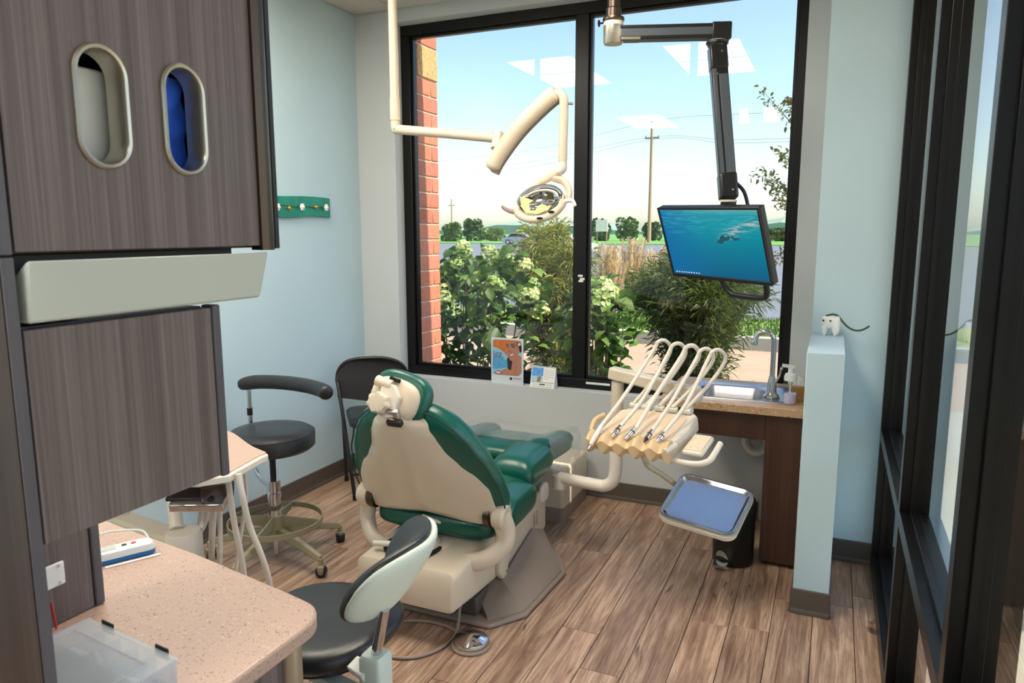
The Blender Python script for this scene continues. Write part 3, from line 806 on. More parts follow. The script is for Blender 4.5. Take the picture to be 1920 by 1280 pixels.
# hinge yoke under the back
yk = []
for s_ in (-1, 1):
    path = [bk(s_*.30, .045, .01), bk(s_*.315, -.02, .02), (s_*.31, -.02, .335), (s_*.25, -.07, .285), (s_*.14, -.10, .270), (0, -.11, .266)]
    m = MB().tube(catmull(path, 6), [.043-.004*abs(math.sin(i/30*PI)) for i in range(31)], 16, flat=.8, up=(0, 0, 1))
    m.build('yoke_arm', 'beige_plastic', ch)
    MB().lathe([(.001, -.012), (.05, -.012), (.05, .012), (.001, .012)], bk(s_*.262, .045, .01), 24, rotm(0, 0, PI/2)).build('hinge_disc', 'gun_metal', ch)
    MB().lathe([(.001, -.02), (.046, -.02), (.05, -.01), (.05, .02), (.04, .03), (.001, .03)], bk(s_*.303, .045, .01), 24, rotm(0, 0, s_*PI/2)).build('hinge_cap', 'beige_plastic', ch)
MB().loft([[(a, b_, z) for a, b_ in rrect(w, d, .04, 4, 0, cy)] for w, d, cy, z in ((.22, .16, -.06, .225), (.30, .20, -.06, .25), (.30, .20, -.04, .285), (.2, .14, -.02, .32))]).build('yoke_hub', 'beige_plastic', ch)
MB().tube([(-.16, -.20, .335), (.0, -.155, .335)], .012, 10).build('recline_lever', 'cream_plastic', ch)
MB().lathe([(.001, -.012), (.02, -.012), (.02, .012), (.001, .012)], (.005, -.155, .335), 16).build('lever_boss', 'beige_plastic', ch)
MB().tube([bk(-.02, .03, .06), bk(.03, .0, .05), bk(.07, -.02, .045)], .007, 8).build('release_link', 'cream_plastic', ch)
# seat, bolsters, leg rest
def slab(name, x0, x1, y0, y1, zt, zb, mt, r_=.05, ex=3.4, par=None):
    """zt/zb: heights at y0 and y1"""
    m = MB(); rings = []
    n = 12
    for i in range(n+1):
        t = i/n; e = min(1, math.sqrt(max(0, 1-(abs(2*t-1))**6)))
        y = y0+(y1-y0)*t; top_, bot = zt[0]+(zt[1]-zt[0])*t, zb[0]+(zb[1]-zb[0])*t
        cz, hz = (top_+bot)/2, (top_-bot)/2*max(e, .35); cx_, hx = (x0+x1)/2, (x1-x0)/2*(.90+.10*e)
        rings.append([(cx_+a*hx, y, cz+b_*hz) for a, b_ in ellipse(1, 1, 28, ex)])
    m.loft(rings); return m.build(name, mt, par or ch, sub=1, ang=70)
slab('seat_cushion', -.275, .275, -.05, .56, (.455, .50), (.30, .37), 'green_vinyl')
slab('side_bolster', .18, .315, .05, .34, (.475, .485), (.34, .36), 'green_vinyl', ex=4)
slab('side_bolster', -.315, -.18, .05, .34, (.475, .485), (.34, .36), 'green_vinyl', ex=4)
slab('thigh_cushion', .06, .275, .34, .66, (.55, .565), (.38, .42), 'green_vinyl', ex=2.8)
slab('thigh_cushion', -.275, -.06, .34, .66, (.55, .565), (.38, .42), 'green_vinyl', ex=2.8)
lg = slab('leg_rest', -.255, .255, .55, 1.0, (.545, .50), (.43, .405), 'green_vinyl', ex=3)
for s_ in (-1, 1): slab('leg_rest_edge', s_*.20-.05, s_*.20+.05, .60, 1.0, (.575, .53), (.47, .43), 'green_vinyl', ex=2.6)
m = MB(); rg = random.Random(9); rings = []
for i in range(13):
    t = i/12; y = .60+.415*t; zt_ = .585-.045*t; hw = .268
    ring = []
    for k in range(25):
        s_ = -1+2*k/24
        if abs(s_) < .86: x_, z_ = s_/.86*hw, zt_ - (.022 if abs(s_) < .55 else 0) + rg.uniform(-.0025, .0025)
        else:
            d = (abs(s_)-.86)/.14; x_ = math.copysign(hw+.008*d+rg.uniform(-.004, .006), s_); z_ = zt_-.16*d+rg.uniform(-.008, .008)-(.03*math.sin(i*1.3) if d > .8 else 0)
        ring.append((x_, y, z_))
    rings.append(ring)
rings.append([(p[0]*.99, 1.022, p[2]-.06 if abs(p[0]) < .2 else p[2]-.04) for p in rings[-1]])
n = 25; vs_ = [p for r_ in rings for p in r_]; fs = [(a*n+k, a*n+k+1, (a+1)*n+k+1, (a+1)*n+k) for a in range(len(rings)-1) for k in range(n-1)]
MB().add(vs_, fs).build('plastic_cover', 'clear_film', ch, ang=80)
# lift body
m = MB()
rings = []
for (y, x0, x1, z0, z1, r_) in ((-.265, -.185, .21, .155, .275, .03), (-.25, -.20, .222, .145, .30, .03), (-.05, -.20, .222, .125, .315, .03), (.35, -.20, .225, .10, .335, .03), (.64, -.20, .228, .12, .345, .03), (.66, -.19, .215, .14, .335, .03)):
    rings.append([(a, y, b_) for a, b_ in rrect(x1-x0, z1-z0, r_, 4, (x0+x1)/2, (z0+z1)/2)])
m.loft(rings); lb = m.build('lift_body', 'beige_plastic', ch, ang=50)
MB().lathe([(.001, 0), (.115, 0), (.115, .006), (.001, .006)], (-.03, -.12, .312), 30).build('swivel_recess', 'dark_hole', ch)
MB().lathe([(.001, 0), (.10, 0), (.105, .02), (.09, .05), (.001, .05)], (-.03, -.10, .285), 30).build('swivel_collar', 'beige_plastic', ch)
MB().loft([[(.229+dx, y, z) for y, z in [(.10, .32), (.17, .345), (.185, .20), (.165, .125), (.12, .115), (.09, .15)]] for dx in (-.01, .02)]).build('side_link', 'beige_plastic', ch, .012, 3)
MB().lathe([(.001, 0), (.006, 0), (.006, .002), (.001, .002)], (.25, .145, .145), 10, rotm(0, 0, PI/2)).build('link_screw', 'steel', lb)
MB().loft([[(a+.215, y, z) for y, z in rrect(.09, .09, .03, 3, .615, .32)] for a in (0, .025)]).build('side_knob', 'cream_plastic', ch, .01)
m = MB()
for k in range(2): m.tube([(.2295, .50+.004*math.sin(i)+.02*k, .20+.012*i) for i in range(5)], .0012, 5)
m.tube([(.2295, .49, .195), (.2295, .535, .195), (.2295, .535, .26), (.2295, .49, .26)], .001, 5, closed=True)
m.build('side_mark', 'taupe_plastic', lb)
# floor base
bo = [(-.15, -.07), (.27, -.07), (.37, .07), (.39, .48), (.35, .56), (.17, .83), (-.17, .83), (-.35, .56), (-.39, .48), (-.36, .07), (-.25, -.05)]
m = MB().prism(bo, .001, .02); m.build('floor_plate', 'taupe_plastic', ch, .008, 3)
m = MB()
for s_ in (-1, 1):
    bt = [(s_*.25, -.045, .02), (s_*.355, .08, .02), (s_*.375, .47, .02), (s_*.17, .80, .02), (s_*.1, .80, .02), (s_*.1, .1, .02)]
    tp = [(s_*.235, -.02, .024), (s_*.24, .12, .12), (s_*.235, .45, .20), (s_*.15, .70, .20), (s_*.09, .70, .20), (s_*.09, .12, .12)]
    if s_ < 0: bt, tp = bt[::-1], tp[::-1]
    m.loft([bt, tp])
m.build('floor_base', 'taupe_plastic', ch, .008, 2)
MB().box(-.2, .2, -.03, .6, .0202, .10).build('base_pan', 'dark_taupe', ch, .01)
# pedal with its cable
pc = px(883, 1200, Z=.022)
pd = thing('foot_pedal', 'round chrome foot control with a grey cable on the floor by the chair base', 'foot pedal', (pc.x, pc.y, 0))
MB().lathe([(.001, .001), (.073, .001), (.075, .008), (.07, .014), (.001, .015)], (0, 0, 0), 36).build('pedal_base', 'taupe_plastic', pd)
MB().lathe([(.001, .0155), (.064, .0155), (.066, .022), (.063, .03), (.035, .043), (.012, .049), (.001, .05)], (0, 0, 0), 36).build('pedal_disc', 'chrome', pd)
cab_pts = [px(868, 1118, Z=.13), px(862, 1140, Z=.07), px(855, 1185, Z=.012), px(825, 1215, Z=.008), px(775, 1232, Z=.008), px(725, 1228, Z=.008), px(702, 1205, Z=.008), px(712, 1180, Z=.008), px(745, 1166, Z=.008), px(790, 1163, Z=.008), px(835, 1172, Z=.008), px(858, 1185, Z=.012)]
MB().tube(catmull([p-Vector((pc.x, pc.y, 0)) for p in cab_pts], 8), .0065, 10).build('cable', 'taupe_plastic', pd)
# utility box at the wall
ub = thing('junction_box', 'low beige utility box with a grey plinth by the window wall', 'utility box', (-1.34, 3.62, 0))
ub0 = px(1055, 981, Z=0); 
bx0, bx1_, by0, by1 = -1.66+1.34, ub0.x+1.34, ub0.y-3.62, 3.86-3.62
MB().loft([[(a, b_, z) for a, b_ in rrect(bx1_-bx0+e, by1-by0+e, .02, 4, (bx0+bx1_)/2, (by0+by1)/2)] for z, e in ((.08, 0), (.27, 0), (.28, -.012), (.285, -.03))]).build('cover', 'beige_plastic', ub, ang=50)
MB().prism(rrect(bx1_-bx0+.004, by1-by0+.004, .02, 4, (bx0+bx1_)/2, (by0+by1)/2), .001, .0795).build('plinth', 'taupe_plastic', ub)

# ------------------------------------------------------------------ stools
def caster(par, x, y, ang, mt='khaki_metal', wm='black_plastic'):
    M_ = Matrix.Rotation(ang, 3, 'Z')
    c = MB().lathe([(.001, -.02), (.022, -.02), (.026, -.012), (.026, .012), (.022, .02), (.001, .02)], Vector((x, y, .0275)), 20, M_ @ rotm(0, PI/2)).build('caster', wm, par)
    MB().obox(Vector((x, y, .043)) , (.014, .0245, .012), M_).build('caster_hood', mt, c, .004)
    MB().lathe([(.001, -.0215), (.012, -.0215), (.012, .0215), (.001, .0215)], Vector((x, y, .0275)), 14, M_ @ rotm(0, PI/2)).build('wheel_cap', 'taupe_plastic', c)
    return c
sc_ = px(520, 1035, Z=.03)
SX_, SY_ = sc_.x, sc_.y
s1 = thing('operator_stool', 'black round assistant stool with a curved arm and khaki foot ring by the blue wall', 'stool', (SX_, SY_, 0))
for k in range(5):
    a = R(-12+72*k); dx, dy = math.cos(a), math.sin(a)
    sec = lambda r_, z, w, h: [(dx*r_-dy*w*sx, dy*r_+dx*w*sx, z+h*sz) for sx, sz in ((-1, -1), (1, -1), (.6, 1), (-.6, 1))]
    MB().loft([sec(.02, .135, .022, .022), sec(.15, .125, .02, .018), sec(.27, .098, .016, .014), sec(.315, .085, .014, .013)]).build('base_leg', 'khaki_metal', s1, .004)
    MB().cyl((dx*.315, dy*.315, .056), (dx*.315, dy*.315, .085), .012, n=12).build('caster_stem', 'khaki_metal', s1)
    caster(s1, dx*.315, dy*.315, a+R(40+30*k))
ring = [(.215*math.cos(2*PI*k/48), .215*math.sin(2*PI*k/48)) for k in range(48)]
m = MB(); m.loft([[(a*r_, b_*r_, z) for a, b_ in ring] for r_, z in ((1, .175), (1, .20), (.975, .20), (.975, .175))], closed=True)
fr_ = m.build('foot_ring', 'khaki_metal', s1, ang=30)
for k in range(4):
    a = R(20+90*k); dx, dy = math.cos(a), math.sin(a)
    MB().loft([[(dx*r_-dy*.004*q, dy*r_+dx*.004*q, z+h*e) for q, e in ((-1, -1), (1, -1), (1, 1), (-1, 1))] for r_, z, h in ((.03, .185, .030), (.21, .188, .011))]).build('ring_spoke', 'khaki_metal', fr_)
MB().lathe([(.001, .15), (.034, .15), (.034, .215), (.028, .22), (.001, .22)], (0, 0, 0), 20).build('ring_hub', 'khaki_metal', s1)
MB().lathe([(.001, .03), (.016, .03), (.016, .15), (.001, .15)], (0, 0, 0), 16).build('lower_tube', 'chrome', s1)
MB().lathe([(.001, .2201), (.028, .2201), (.028, .30), (.031, .302), (.031, .325), (.026, .328), (.026, .335), (.030, .338), (.030, .385), (.001, .385)], (0, 0, 0), 22).build('column', 'chrome', s1)
MB().lathe([(.001, .3852), (.014, .3852), (.014, .53), (.001, .53)], (0, 0, 0), 16).build('gas_lift', 'black_metal', s1)
SR = .195
m = MB().lathe([(.001, .532), (.15, .532), (SR-.015, .538), (SR, .552), (SR+.002, .60), (SR-.004, .617), (SR-.02, .627), (.12, .632), (.001, .634)], (0, 0, 0), 44)
se = m.build('seat', 'black_vinyl', s1)
MB().tube([((SR-.001)*math.cos(2*PI*k/44), (SR-.001)*math.sin(2*PI*k/44), .612) for k in range(44)], .0028, 6, closed=True).build('seat_piping', 'black_vinyl', se)
MB().obox((.10, .06, .525), (.035, .012, .006), rotm(R(40))).build('seat_lever', 'khaki_metal', s1, .003)
# curved arm on a side post
ap = px(470, 775, Z=.66) - Vector((SX_, SY_, 0))
pb = Vector((-.155, -.075, 0)); 
best = min(((abs((lambda q: 960+FPX*q.dot(CR)/q.dot(CF))(Vector((SX_+.222*math.cos(a), SY_+.222*math.sin(a), .62))-CC)-470), a) for a in [R(90+k) for k in range(0, 110)]))
AX, AY = .222*math.cos(best[1]), .222*math.sin(best[1])
MB().tube(catmull([(.0, 0, .36), (AX*.3, AY*.3, .352), (AX*.72, AY*.72, .362), (AX*.98, AY*.98, .42), (AX*1.04, AY*1.04, .50), (AX*1.02, AY*1.02, .56), (AX, AY, .62)], 6), .014, 12, flat=.7).build('arm_bracket', 'chrome', s1)
MB().tube([(AX, AY, .62), (AX, AY, .66), (AX, AY, .80)], .011, 12).build('arm_post', 'chrome', s1)
MB().tube([(AX, AY, .655), (AX, AY, .69)], .0135, 12).build('post_collar', 'black_metal', s1)
MB().obox((AX+.005, AY, .803), (.04, .02, .012), rotm(R(20))).build('arm_mount', 'silver_fascia', s1, .003)
MB().tube([(AX+.04, AY+.01, .803), (AX+.09, AY+.03, .805)], .004, 8).build('mount_lever', 'steel', s1)
ends = [px(447, 722, Y=SY_+AY-.05), px(480, 716, Y=SY_+AY-.02), px(530, 717, Y=SY_+AY+.0), px(575, 723, Y=SY_+AY-.01), px(603, 731, Y=SY_+AY-.04), px(614, 738, Y=SY_+AY-.07)]
pth = catmull([p-Vector((SX_, SY_, 0)) for p in ends], 6)
nn = len(pth)
rad = [.033*min(1, .55+.45*math.sin(min(1, i/4)*PI/2)) if i < 5 else .034 for i in range(nn)]
rad[-1] = .018; rad[-2] = .030; rad[-3] = .034
rad[0] = .014; rad[1] = .026
MB().tube(pth, rad, 18).build('arm_pad', 'black_vinyl', s1, sub=1, ang=80)

# front stool with back shell
f0 = (-1.165, 1.415)
s2 = thing('saddle_stool', 'black dental stool with a padded white-shelled backrest beside the rose counter', 'stool', (f0[0], f0[1], 0))
SH_ = .54
outs = [(.20*math.copysign(abs(math.cos(t))**.82, math.cos(t)), .195*math.copysign(abs(math.sin(t))**.82, math.sin(t))) for t in [2*PI*k/40 for k in range(40)]]
m = MB()
m.loft([[(a*s_, b_*s_, z+.012*((a*s_)/.2)**2*(1 if a > 0 else -.6)) for a, b_ in outs] for s_, z in ((.5, SH_-.06), (.92, SH_-.055), (1.0, SH_-.035), (1.0, SH_-.018), (.94, SH_-.004), (.8, SH_+.001), (.4, SH_-.004))])
m.build('seat', 'black_vinyl', s2, ang=70)
MB().lathe([(.001, .425), (.07, .425), (.07, .435), (.16, .463), (.16, .478), (.001, .478)], (0, 0, 0), 30).build('seat_pan', 'black_plastic', s2)
MB().lathe([(.001, .09), (.026, .09), (.026, .25), (.001, .25)], (0, 0, 0), 18).build('column', 'black_plastic', s2)
MB().lathe([(.001, .2501), (.014, .2501), (.014, .424), (.001, .424)], (0, 0, 0), 16).build('gas_lift', 'chrome', s2)
for k in range(5):
    a = R(20+72*k); dx, dy = math.cos(a), math.sin(a)
    sec = lambda r_, z, w, h: [(dx*r_-dy*w*sx, dy*r_+dx*w*sx, z+h*sz) for sx, sz in ((-1, -1), (1, -1), (.6, 1), (-.6, 1))]
    MB().loft([sec(.02, .10, .024, .02), sec(.15, .095, .02, .016), sec(.255, .078, .015, .013)]).build('base_leg', 'silver_fascia', s2, .004)
    MB().cyl((dx*.25, dy*.25, .054), (dx*.25, dy*.25, .078), .010, n=12).build('caster_stem', 'steel', s2)
    caster(s2, dx*.25, dy*.25, a+R(50*k), 'black_plastic')
# backrest
def wp(x, y, Z): return px(x, y, Z=Z) - Vector((f0[0], f0[1], 0))
na, fa = wp(655, 1120, .735), wp(752, 1000, .735)
mid = (na+fa)/2 + Vector((.075, -.02, 0))
m = MB(); sh = MB(); r1, r2 = [], []
cpts = catmull([na+Vector((-.005, 0, 0)), (na+mid)/2+Vector((.012, 0, 0)), mid, (fa+mid)/2+Vector((.012, 0, 0)), fa], 6)
nn = len(cpts)
for i, p in enumerate(cpts):
    t = -1+2*i/(nn-1); s_ = math.sqrt(max(.02, 1-abs(t)**2.8))
    tg = (cpts[min(i+1, nn-1)]-cpts[max(i-1, 0)]).normalized(); nr = Vector((tg.y, -tg.x, 0))   # points to +X (behind the sitter)
    up = (Vector((0, 0, 1)) + Vector((1, .1, 0))*.62).normalized()
    hh_ = .125*s_; tt = .030*(.55+.45*s_)
    r1.append([p + up*(b_*hh_) + nr*(a*tt) for a, b_ in ellipse(1, 1, 24, 2.4)])
    r2.append([p + nr*(tt*.55) + up*(b_*hh_*.93) + nr*max(0, a)*(.028*s_+.004) for a, b_ in ellipse(1, 1, 24, 2.6)])
m.loft(r1); m.build('back_pad', 'black_vinyl', s2, sub=1, ang=80)
sh.loft(r2); sh.build('back_shell', 'mint_white', s2, sub=1, ang=80)
q = [p for p in r2[nn//2]]
pt0 = wp(716, 1168, .64); pt1 = wp(704, 1234, .545)
MB().tube([pt0+(pt0-pt1)*.4, pt1], .0125, 14).build('back_post', 'chrome', s2)
bm_ = rotm(R(-8))
MB().loft([[pt1+Vector((a, b_, z)) for a, b_ in rrect(w, d, .01, 3)] for w, d, z in ((.05, .05, .015), (.06, .06, .005), (.06, .06, -.09), (.04, .04, -.11))]).build('post_socket', 'mint_white', s2)
MB().obox(pt1+Vector((-.09, .02, -.115)), (.13, .02, .012), bm_).build('back_arm', 'mint_white', s2, .005)
MB().obox(pt1+Vector((-.035, -.01, -.03)), (.03, .018, .012), rotm(R(-20), R(25))).build('tilt_paddle', 'white_plastic', s2, .004)

# ------------------------------------------------------------------ folding chair by the corner
fc = px(663, 938, Z=0)
fo = Vector((-2.50, 3.48, 0)); frz = R(-62)
fch = thing('folding_chair', 'black metal folding chair with padded seat in the corner by the window', 'chair', fo, 0)
def fp(x, y, Y): return px(x, y, Y=Y)-fo
FL, FRr = fp(664, 936, 3.28), None
# nearer side frame traced in the photo, farther one a chair's width behind along the sill
near = [Vector((-2.44, 3.285, 0)), px(637, 740, Y=3.40), px(632, 712, Y=3.43)]
tubeN = [near[0], near[1], near[2], px(637, 690, Y=3.45), px(655, 676, Y=3.48), px(690, 671, Y=3.53), px(725, 672, Y=3.58), px(752, 682, Y=3.63), px(764, 702, Y=3.66), px(765, 730, Y=3.66)]
botR = tubeN[-1] + (near[0]-near[1]) + Vector((0, 0, .0)); botR.z = .011
tubeN[0].z = .011
pth = catmull([p-fo for p in tubeN], 6)
pth.append(botR-fo)
MB().tube(pth, .011, 12).build('front_frame', 'black_metal', fch)
m = MB(); rows = []
gl = [p-fo for p in catmull(tubeN[2:10], 6)]
low0, low1 = gl[0].copy(), gl[-1].copy()
half = len(gl)//2
for k in range(12):
    t = k/11
    i0 = int(t*half*.999); i1 = len(gl)-1-i0
    a, b_ = gl[i0], gl[i1]
    bow = Vector((.022, -.03, 0))
    row = [a+(b_-a)*(j/10)+bow*math.sin(PI*j/10)*(-1)*.35 for j in range(11)]
    rows.append(row)
mv = MB(); off = Vector((-.008, .012, 0)); n = 11
lower = [p+Vector((0, 0, -.105)) for p in rows[0]]
allr = [lower] + rows
fr = [p+off*-.6 for r_ in allr for p in r_]; bkv = [p+off*.6 for r_ in allr for p in r_]
fs = []
mm_ = len(allr)
for a in range(mm_-1):
    for k in range(n-1): fs.append((a*n+k, a*n+k+1, (a+1)*n+k+1, (a+1)*n+k))
o_ = mm_*n
fs2 = [tuple(o_+i for i in reversed(f)) for f in fs]
rim_ = [k for k in range(n)] + [a*n+n-1 for a in range(1, mm_)] + [(mm_-1)*n+k for k in range(n-2, -1, -1)] + [a*n for a in range(mm_-2, 0, -1)]
fs3 = [(rim_[i], rim_[(i+1) % len(rim_)], o_+rim_[(i+1) % len(rim_)], o_+rim_[i]) for i in range(len(rim_))]
mv.add(fr+bkv, fs+fs2+fs3).build('backrest', 'black_mesh', fch, ang=60)
# rear legs, seat and cross bars
wv = (botR-near[0])
rl0 = px(650, 898, Z=0.011); 
upj = near[0]+(near[1]-near[0])*.78
for s_ in (0, 1):
    d = wv*s_
    MB().tube([rl0-fo+d, upj-fo+d], .010, 12).build('rear_leg', 'black_metal', fch)
    MB().cyl(rl0-fo+d-Vector((0, 0, .010)), rl0-fo+d+Vector((0, 0, .02)), .013, n=12).build('rubber_foot', 'black_plastic', fch)
    MB().cyl(near[0]-fo+d-Vector((0, 0, .010)), near[0]-fo+d+Vector((0, 0, .02)), .014, n=12).build('rubber_foot', 'black_plastic', fch)
MB().tube([near[0]-fo+(near[1]-near[0])*.22, near[0]-fo+(near[1]-near[0])*.22+wv], .007, 8).build('cross_bar', 'black_metal', fch)
MB().tube([rl0-fo+(upj-rl0)*.3, rl0-fo+(upj-rl0)*.3+wv], .007, 8).build('cross_bar', 'black_metal', fch)
wd_ = wv.normalized(); fw_ = Vector((-wd_.y, wd_.x, 0))
fw_ = -fw_ if fw_.x > 0 else fw_
sc0 = near[0] + (near[1]-near[0])*.62; sc0.z = .44
front = Vector((wd_.y, -wd_.x, 0))
if (near[0]-near[1]).xy.dot(front.xy) < 0: front = -front
ctr = sc0 + wv*.5 - front*.06
M_ = Matrix((wd_, front, wd_.cross(front))).transposed()
MB().loft([[ctr-fo + M_ @ Vector((a*s_, b_*s_, 0)) + Vector((0, 0, z)) for a, b_ in rrect(wv.length-.04, .38, .06, 5)] for s_, z in ((.96, -.02), (1, -.012), (1, .012), (.93, .026), (.6, .03))]).build('seat', 'black_vinyl', fch)
# ------------------------------------------------------------------ sink counter beside the half wall
SZ, SF = .752, 3.335                                        # counter height, front edge
SXL, SXR = -.72, -.0785
def frect(mb, outer, inner, z0, z1):
    """flat slab with a hole (inner, outer rings of equal count)"""
    rings = [[(a, b_, z0) for a, b_ in outer], [(a, b_, z1) for a, b_ in outer], [(a, b_, z1) for a, b_ in inner], [(a, b_, z0) for a, b_ in inner]]
    mb.loft(rings, closed=True); return mb
sl_, sr_, sb_, sfy = -.615, -.165, 3.80, 3.42                # sink rim extents
hole = rrect(sr_-sl_-.03, sb_-sfy-.03, .04, 5, (sl_+sr_)/2, (sb_+sfy)/2)
oc = rrect(SXR-SXL, 3.898-SF, .006, 5, (SXL+SXR)/2, (SF+3.898)/2)
ct2 = thing('sink_counter', 'brown speckled sink counter with dark walnut apron and side panel against the half wall', 'counter', (-.4, 3.6, 0))
O2 = Vector((-.4, 3.6, 0))
m = frect(MB(), oc, hole, SZ-.038, SZ); m.xf(Matrix.Identity(3), -O2).build('worktop', 'counter_brown', ct2, .003)
def sb2(n, mt, x0, x1, y0, y1, z0, z1, bv=.0015): return box(n, mt, x0-O2.x, x1-O2.x, y0-O2.y, y1-O2.y, z0-O2.z, z1-O2.z, ct2, bv)
xp = px(1430, 900, Y=SF+.03).x
za = px(1400, 821, Y=SF+.03).z
sb2('apron', 'walnut', SXL+.01, xp, SF+.025, SF+.043, za, SZ-.039)
sb2('front_panel', 'walnut', xp+.0005, SXR-.001, SF+.025, SF+.043, .02, SZ-.039)
sb2('side_panel', 'walnut', xp+.001, xp+.018, SF+.0435, 3.885, .02, SZ-.039)
sb2('toe_board', 'walnut', xp+.02, SXR-.004, SF+.07, SF+.088, .0012, .10)
sb2('bracket', 'walnut', SXL+.012, SXL+.03, SF+.0435, 3.885, za+.02, SZ-.039)
# trap pipe
py_ = 3.66
t0 = px(1397, 822, Y=py_)
tr = catmull([(-.40, py_, .60), (-.40, py_, .52), (-.395, py_, .485), (-.365, py_, .455), (-.33, py_, .455), (-.30, py_, .485), (-.295, py_, .52), (-.285, py_, .545), (-.25, py_+.04, .55), (-.24, 3.87, .55)], 5)
pt_off = Vector((t0.x+.40+.005, 0, t0.z-.60+.085))
MB().tube([p-O2+pt_off for p in tr], .022, 14).build('trap_pipe', 'pipe_white', ct2)
MB().lathe([(.024, -.012), (.030, -.012), (.030, .012), (.024, .012)], Vector((-.295, py_, .535))-O2+pt_off, 18).build('trap_nut', 'pipe_white', ct2)
MB().tube([Vector((-.40, py_, .59))-O2+pt_off, (-.40-O2.x+pt_off.x, py_-O2.y, SZ-.139)], .018, 12).build('tail_pipe', 'pipe_white', ct2)
# sink
sk = thing('sink', 'stainless steel drop-in bar sink set in the brown counter', 'sink', ((sl_+sr_)/2, (sb_+sfy)/2, SZ))
w, d = sr_-sl_, sb_-sfy
bw, bd = w-.135, d-.105
cx_ = -.038
N_ = 6
prof = [(w, d, .03, 0, 0.0008), (w-.004, d-.004, .03, 0, .005), (w-.03, d-.03, .03, 0, .005), (w-.04, d-.04, .03, 0, .0025), (bw+.02, bd+.02, .07, cx_, .0025), (bw, bd, .065, cx_, -.004), (bw-.03, bd-.03, .06, cx_, -.12), (bw-.09, bd-.09, .04, cx_, -.135), (.06, .06, .029, cx_, -.137)]
m = MB(); m.loft([[(a, b_+(-.012 if i > 3 else 0), z) for a, b_ in rrect(ww, dd, rr, N_, c, 0)] for i, (ww, dd, rr, c, z) in enumerate(prof)], cap=False)
rg_ = prof[-1]
m.add([(a, b_-.012, rg_[4]) for a, b_ in rrect(.06, .06, .029, N_, cx_, 0)], [tuple(range(4*(N_+1)))])
m.build('basin', 'sink_steel', sk, ang=50)
MB().lathe([(.001, 0), (.026, 0), (.022, .003), (.001, .002)], (cx_, -.012, -.1365), 20).build('drain', 'chrome', sk)
# faucet
fa_ = px(1446, 743, Z=SZ+.006)
fz = SZ+.0035
fu = thing('faucet', 'chrome gooseneck faucet with side lever on the sink deck', 'faucet', (fa_.x, fa_.y, fz))
MB().lathe([(.001, 0), (.036, 0), (.037, .006), (.030, .014), (.024, .022), (.001, .022)], (0, 0, 0), 26).build('base', 'chrome', fu)
MB().lathe([(.001, .022), (.023, .022), (.021, .06), (.016, .085), (.014, .10), (.001, .10)], (0, 0, 0), 22).build('body', 'chrome', fu)
gz = px(1446, 630, Y=fa_.y).z - fz
gx = px(1416, 640, Y=fa_.y).x - fa_.x
hx = gx/2
gp = [(0, 0, .09), (0, 0, gz*.5), (0, 0, gz+hx*.6)] + [(hx+abs(hx)*math.cos(a), 0, gz+hx*.6+abs(hx)*1.1*math.sin(a)) for a in [PI*k/10 for k in range(1, 10)]] + [(gx, 0, gz+hx*.6), (gx-.002, 0, gz-.03)]
MB().tube(gp, .0115, 14).build('spout', 'chrome', fu)
MB().cyl((gx-.002, 0, gz-.03), (gx-.003, 0, gz-.045), .0145, n=14).build('aerator', 'chrome', fu)
MB().tube(catmull([(.016, -.004, .075), (.03, -.008, .10), (.036, -.01, .13), (.040, -.012, .145)], 5), [.009, .008, .007, .0065, .006, .0055, .005, .005, .005, .005, .0055, .006, .0065, .007, .0075, .006][:16], 10).build('lever', 'chrome', fu)
# soap bottle
sp = px(1480, 757, Z=SZ)
so = thing('soap_dispenser', 'clear foaming soap bottle with a white pump on the sink counter', 'soap bottle', (sp.x, sp.y, SZ+.0008))
MB().lathe([(.001, 0), (.026, 0), (.029, .006), (.029, .095), (.026, .108), (.020, .115)], (0, 0, 0), 24, cap=False).build('bottle', 'bottle_plastic', so)
MB().lathe([(.001, .002), (.025, .002), (.0275, .008), (.0275, .05), (.001, .05)], (0, 0, 0), 24).build('liquid', 'soap', so)
MB().lathe([(.001, .108), (.0285, .108), (.0285, .125), (.024, .138), (.014, .142), (.013, .165), (.001, .165)], (0, 0, 0), 24).build('pump_collar', 'white_plastic', so)
MB().obox((-.012, 0, .172), (.028, .009, .007), rotm(0, 0, R(4))).build('pump_head', 'white_plastic', so, .003)
MB().tube([(0, 0, .10), (0, 0, .01)], .003, 8).build('dip_tube', 'white_plastic', so)
# tissue box
tb_ = thing('tissue_box', 'kraft brown tissue box with a white tissue beside the soap bottle', 'tissue box', (-.118, sp.y+.13, SZ+.0008))
MB().box(-.036, .036, -.06, .06, 0, .062).build('carton', 'kraft', tb_, .002)
m = MB()
rows = [[(-.03+.015*k+.004*math.sin(k*2+i), -.02+.004*i*math.sin(k*1.7), .0625+.014*i+(.006*math.sin(k*1.5) if i == 3 else 0)) for k in range(5)] for i in range(4)]
vs_ = [p for r_ in rows for p in r_]; vs2 = [(p[0], p[1]+.012, p[2]) for p in vs_]
fs = [(a*5+k, a*5+k+1, a*5+k+6, a*5+k+5) for a in range(3) for k in range(4)]
m.add(vs_, fs).add(vs2, fs).build('tissue', 'paper', tb_, ang=80)
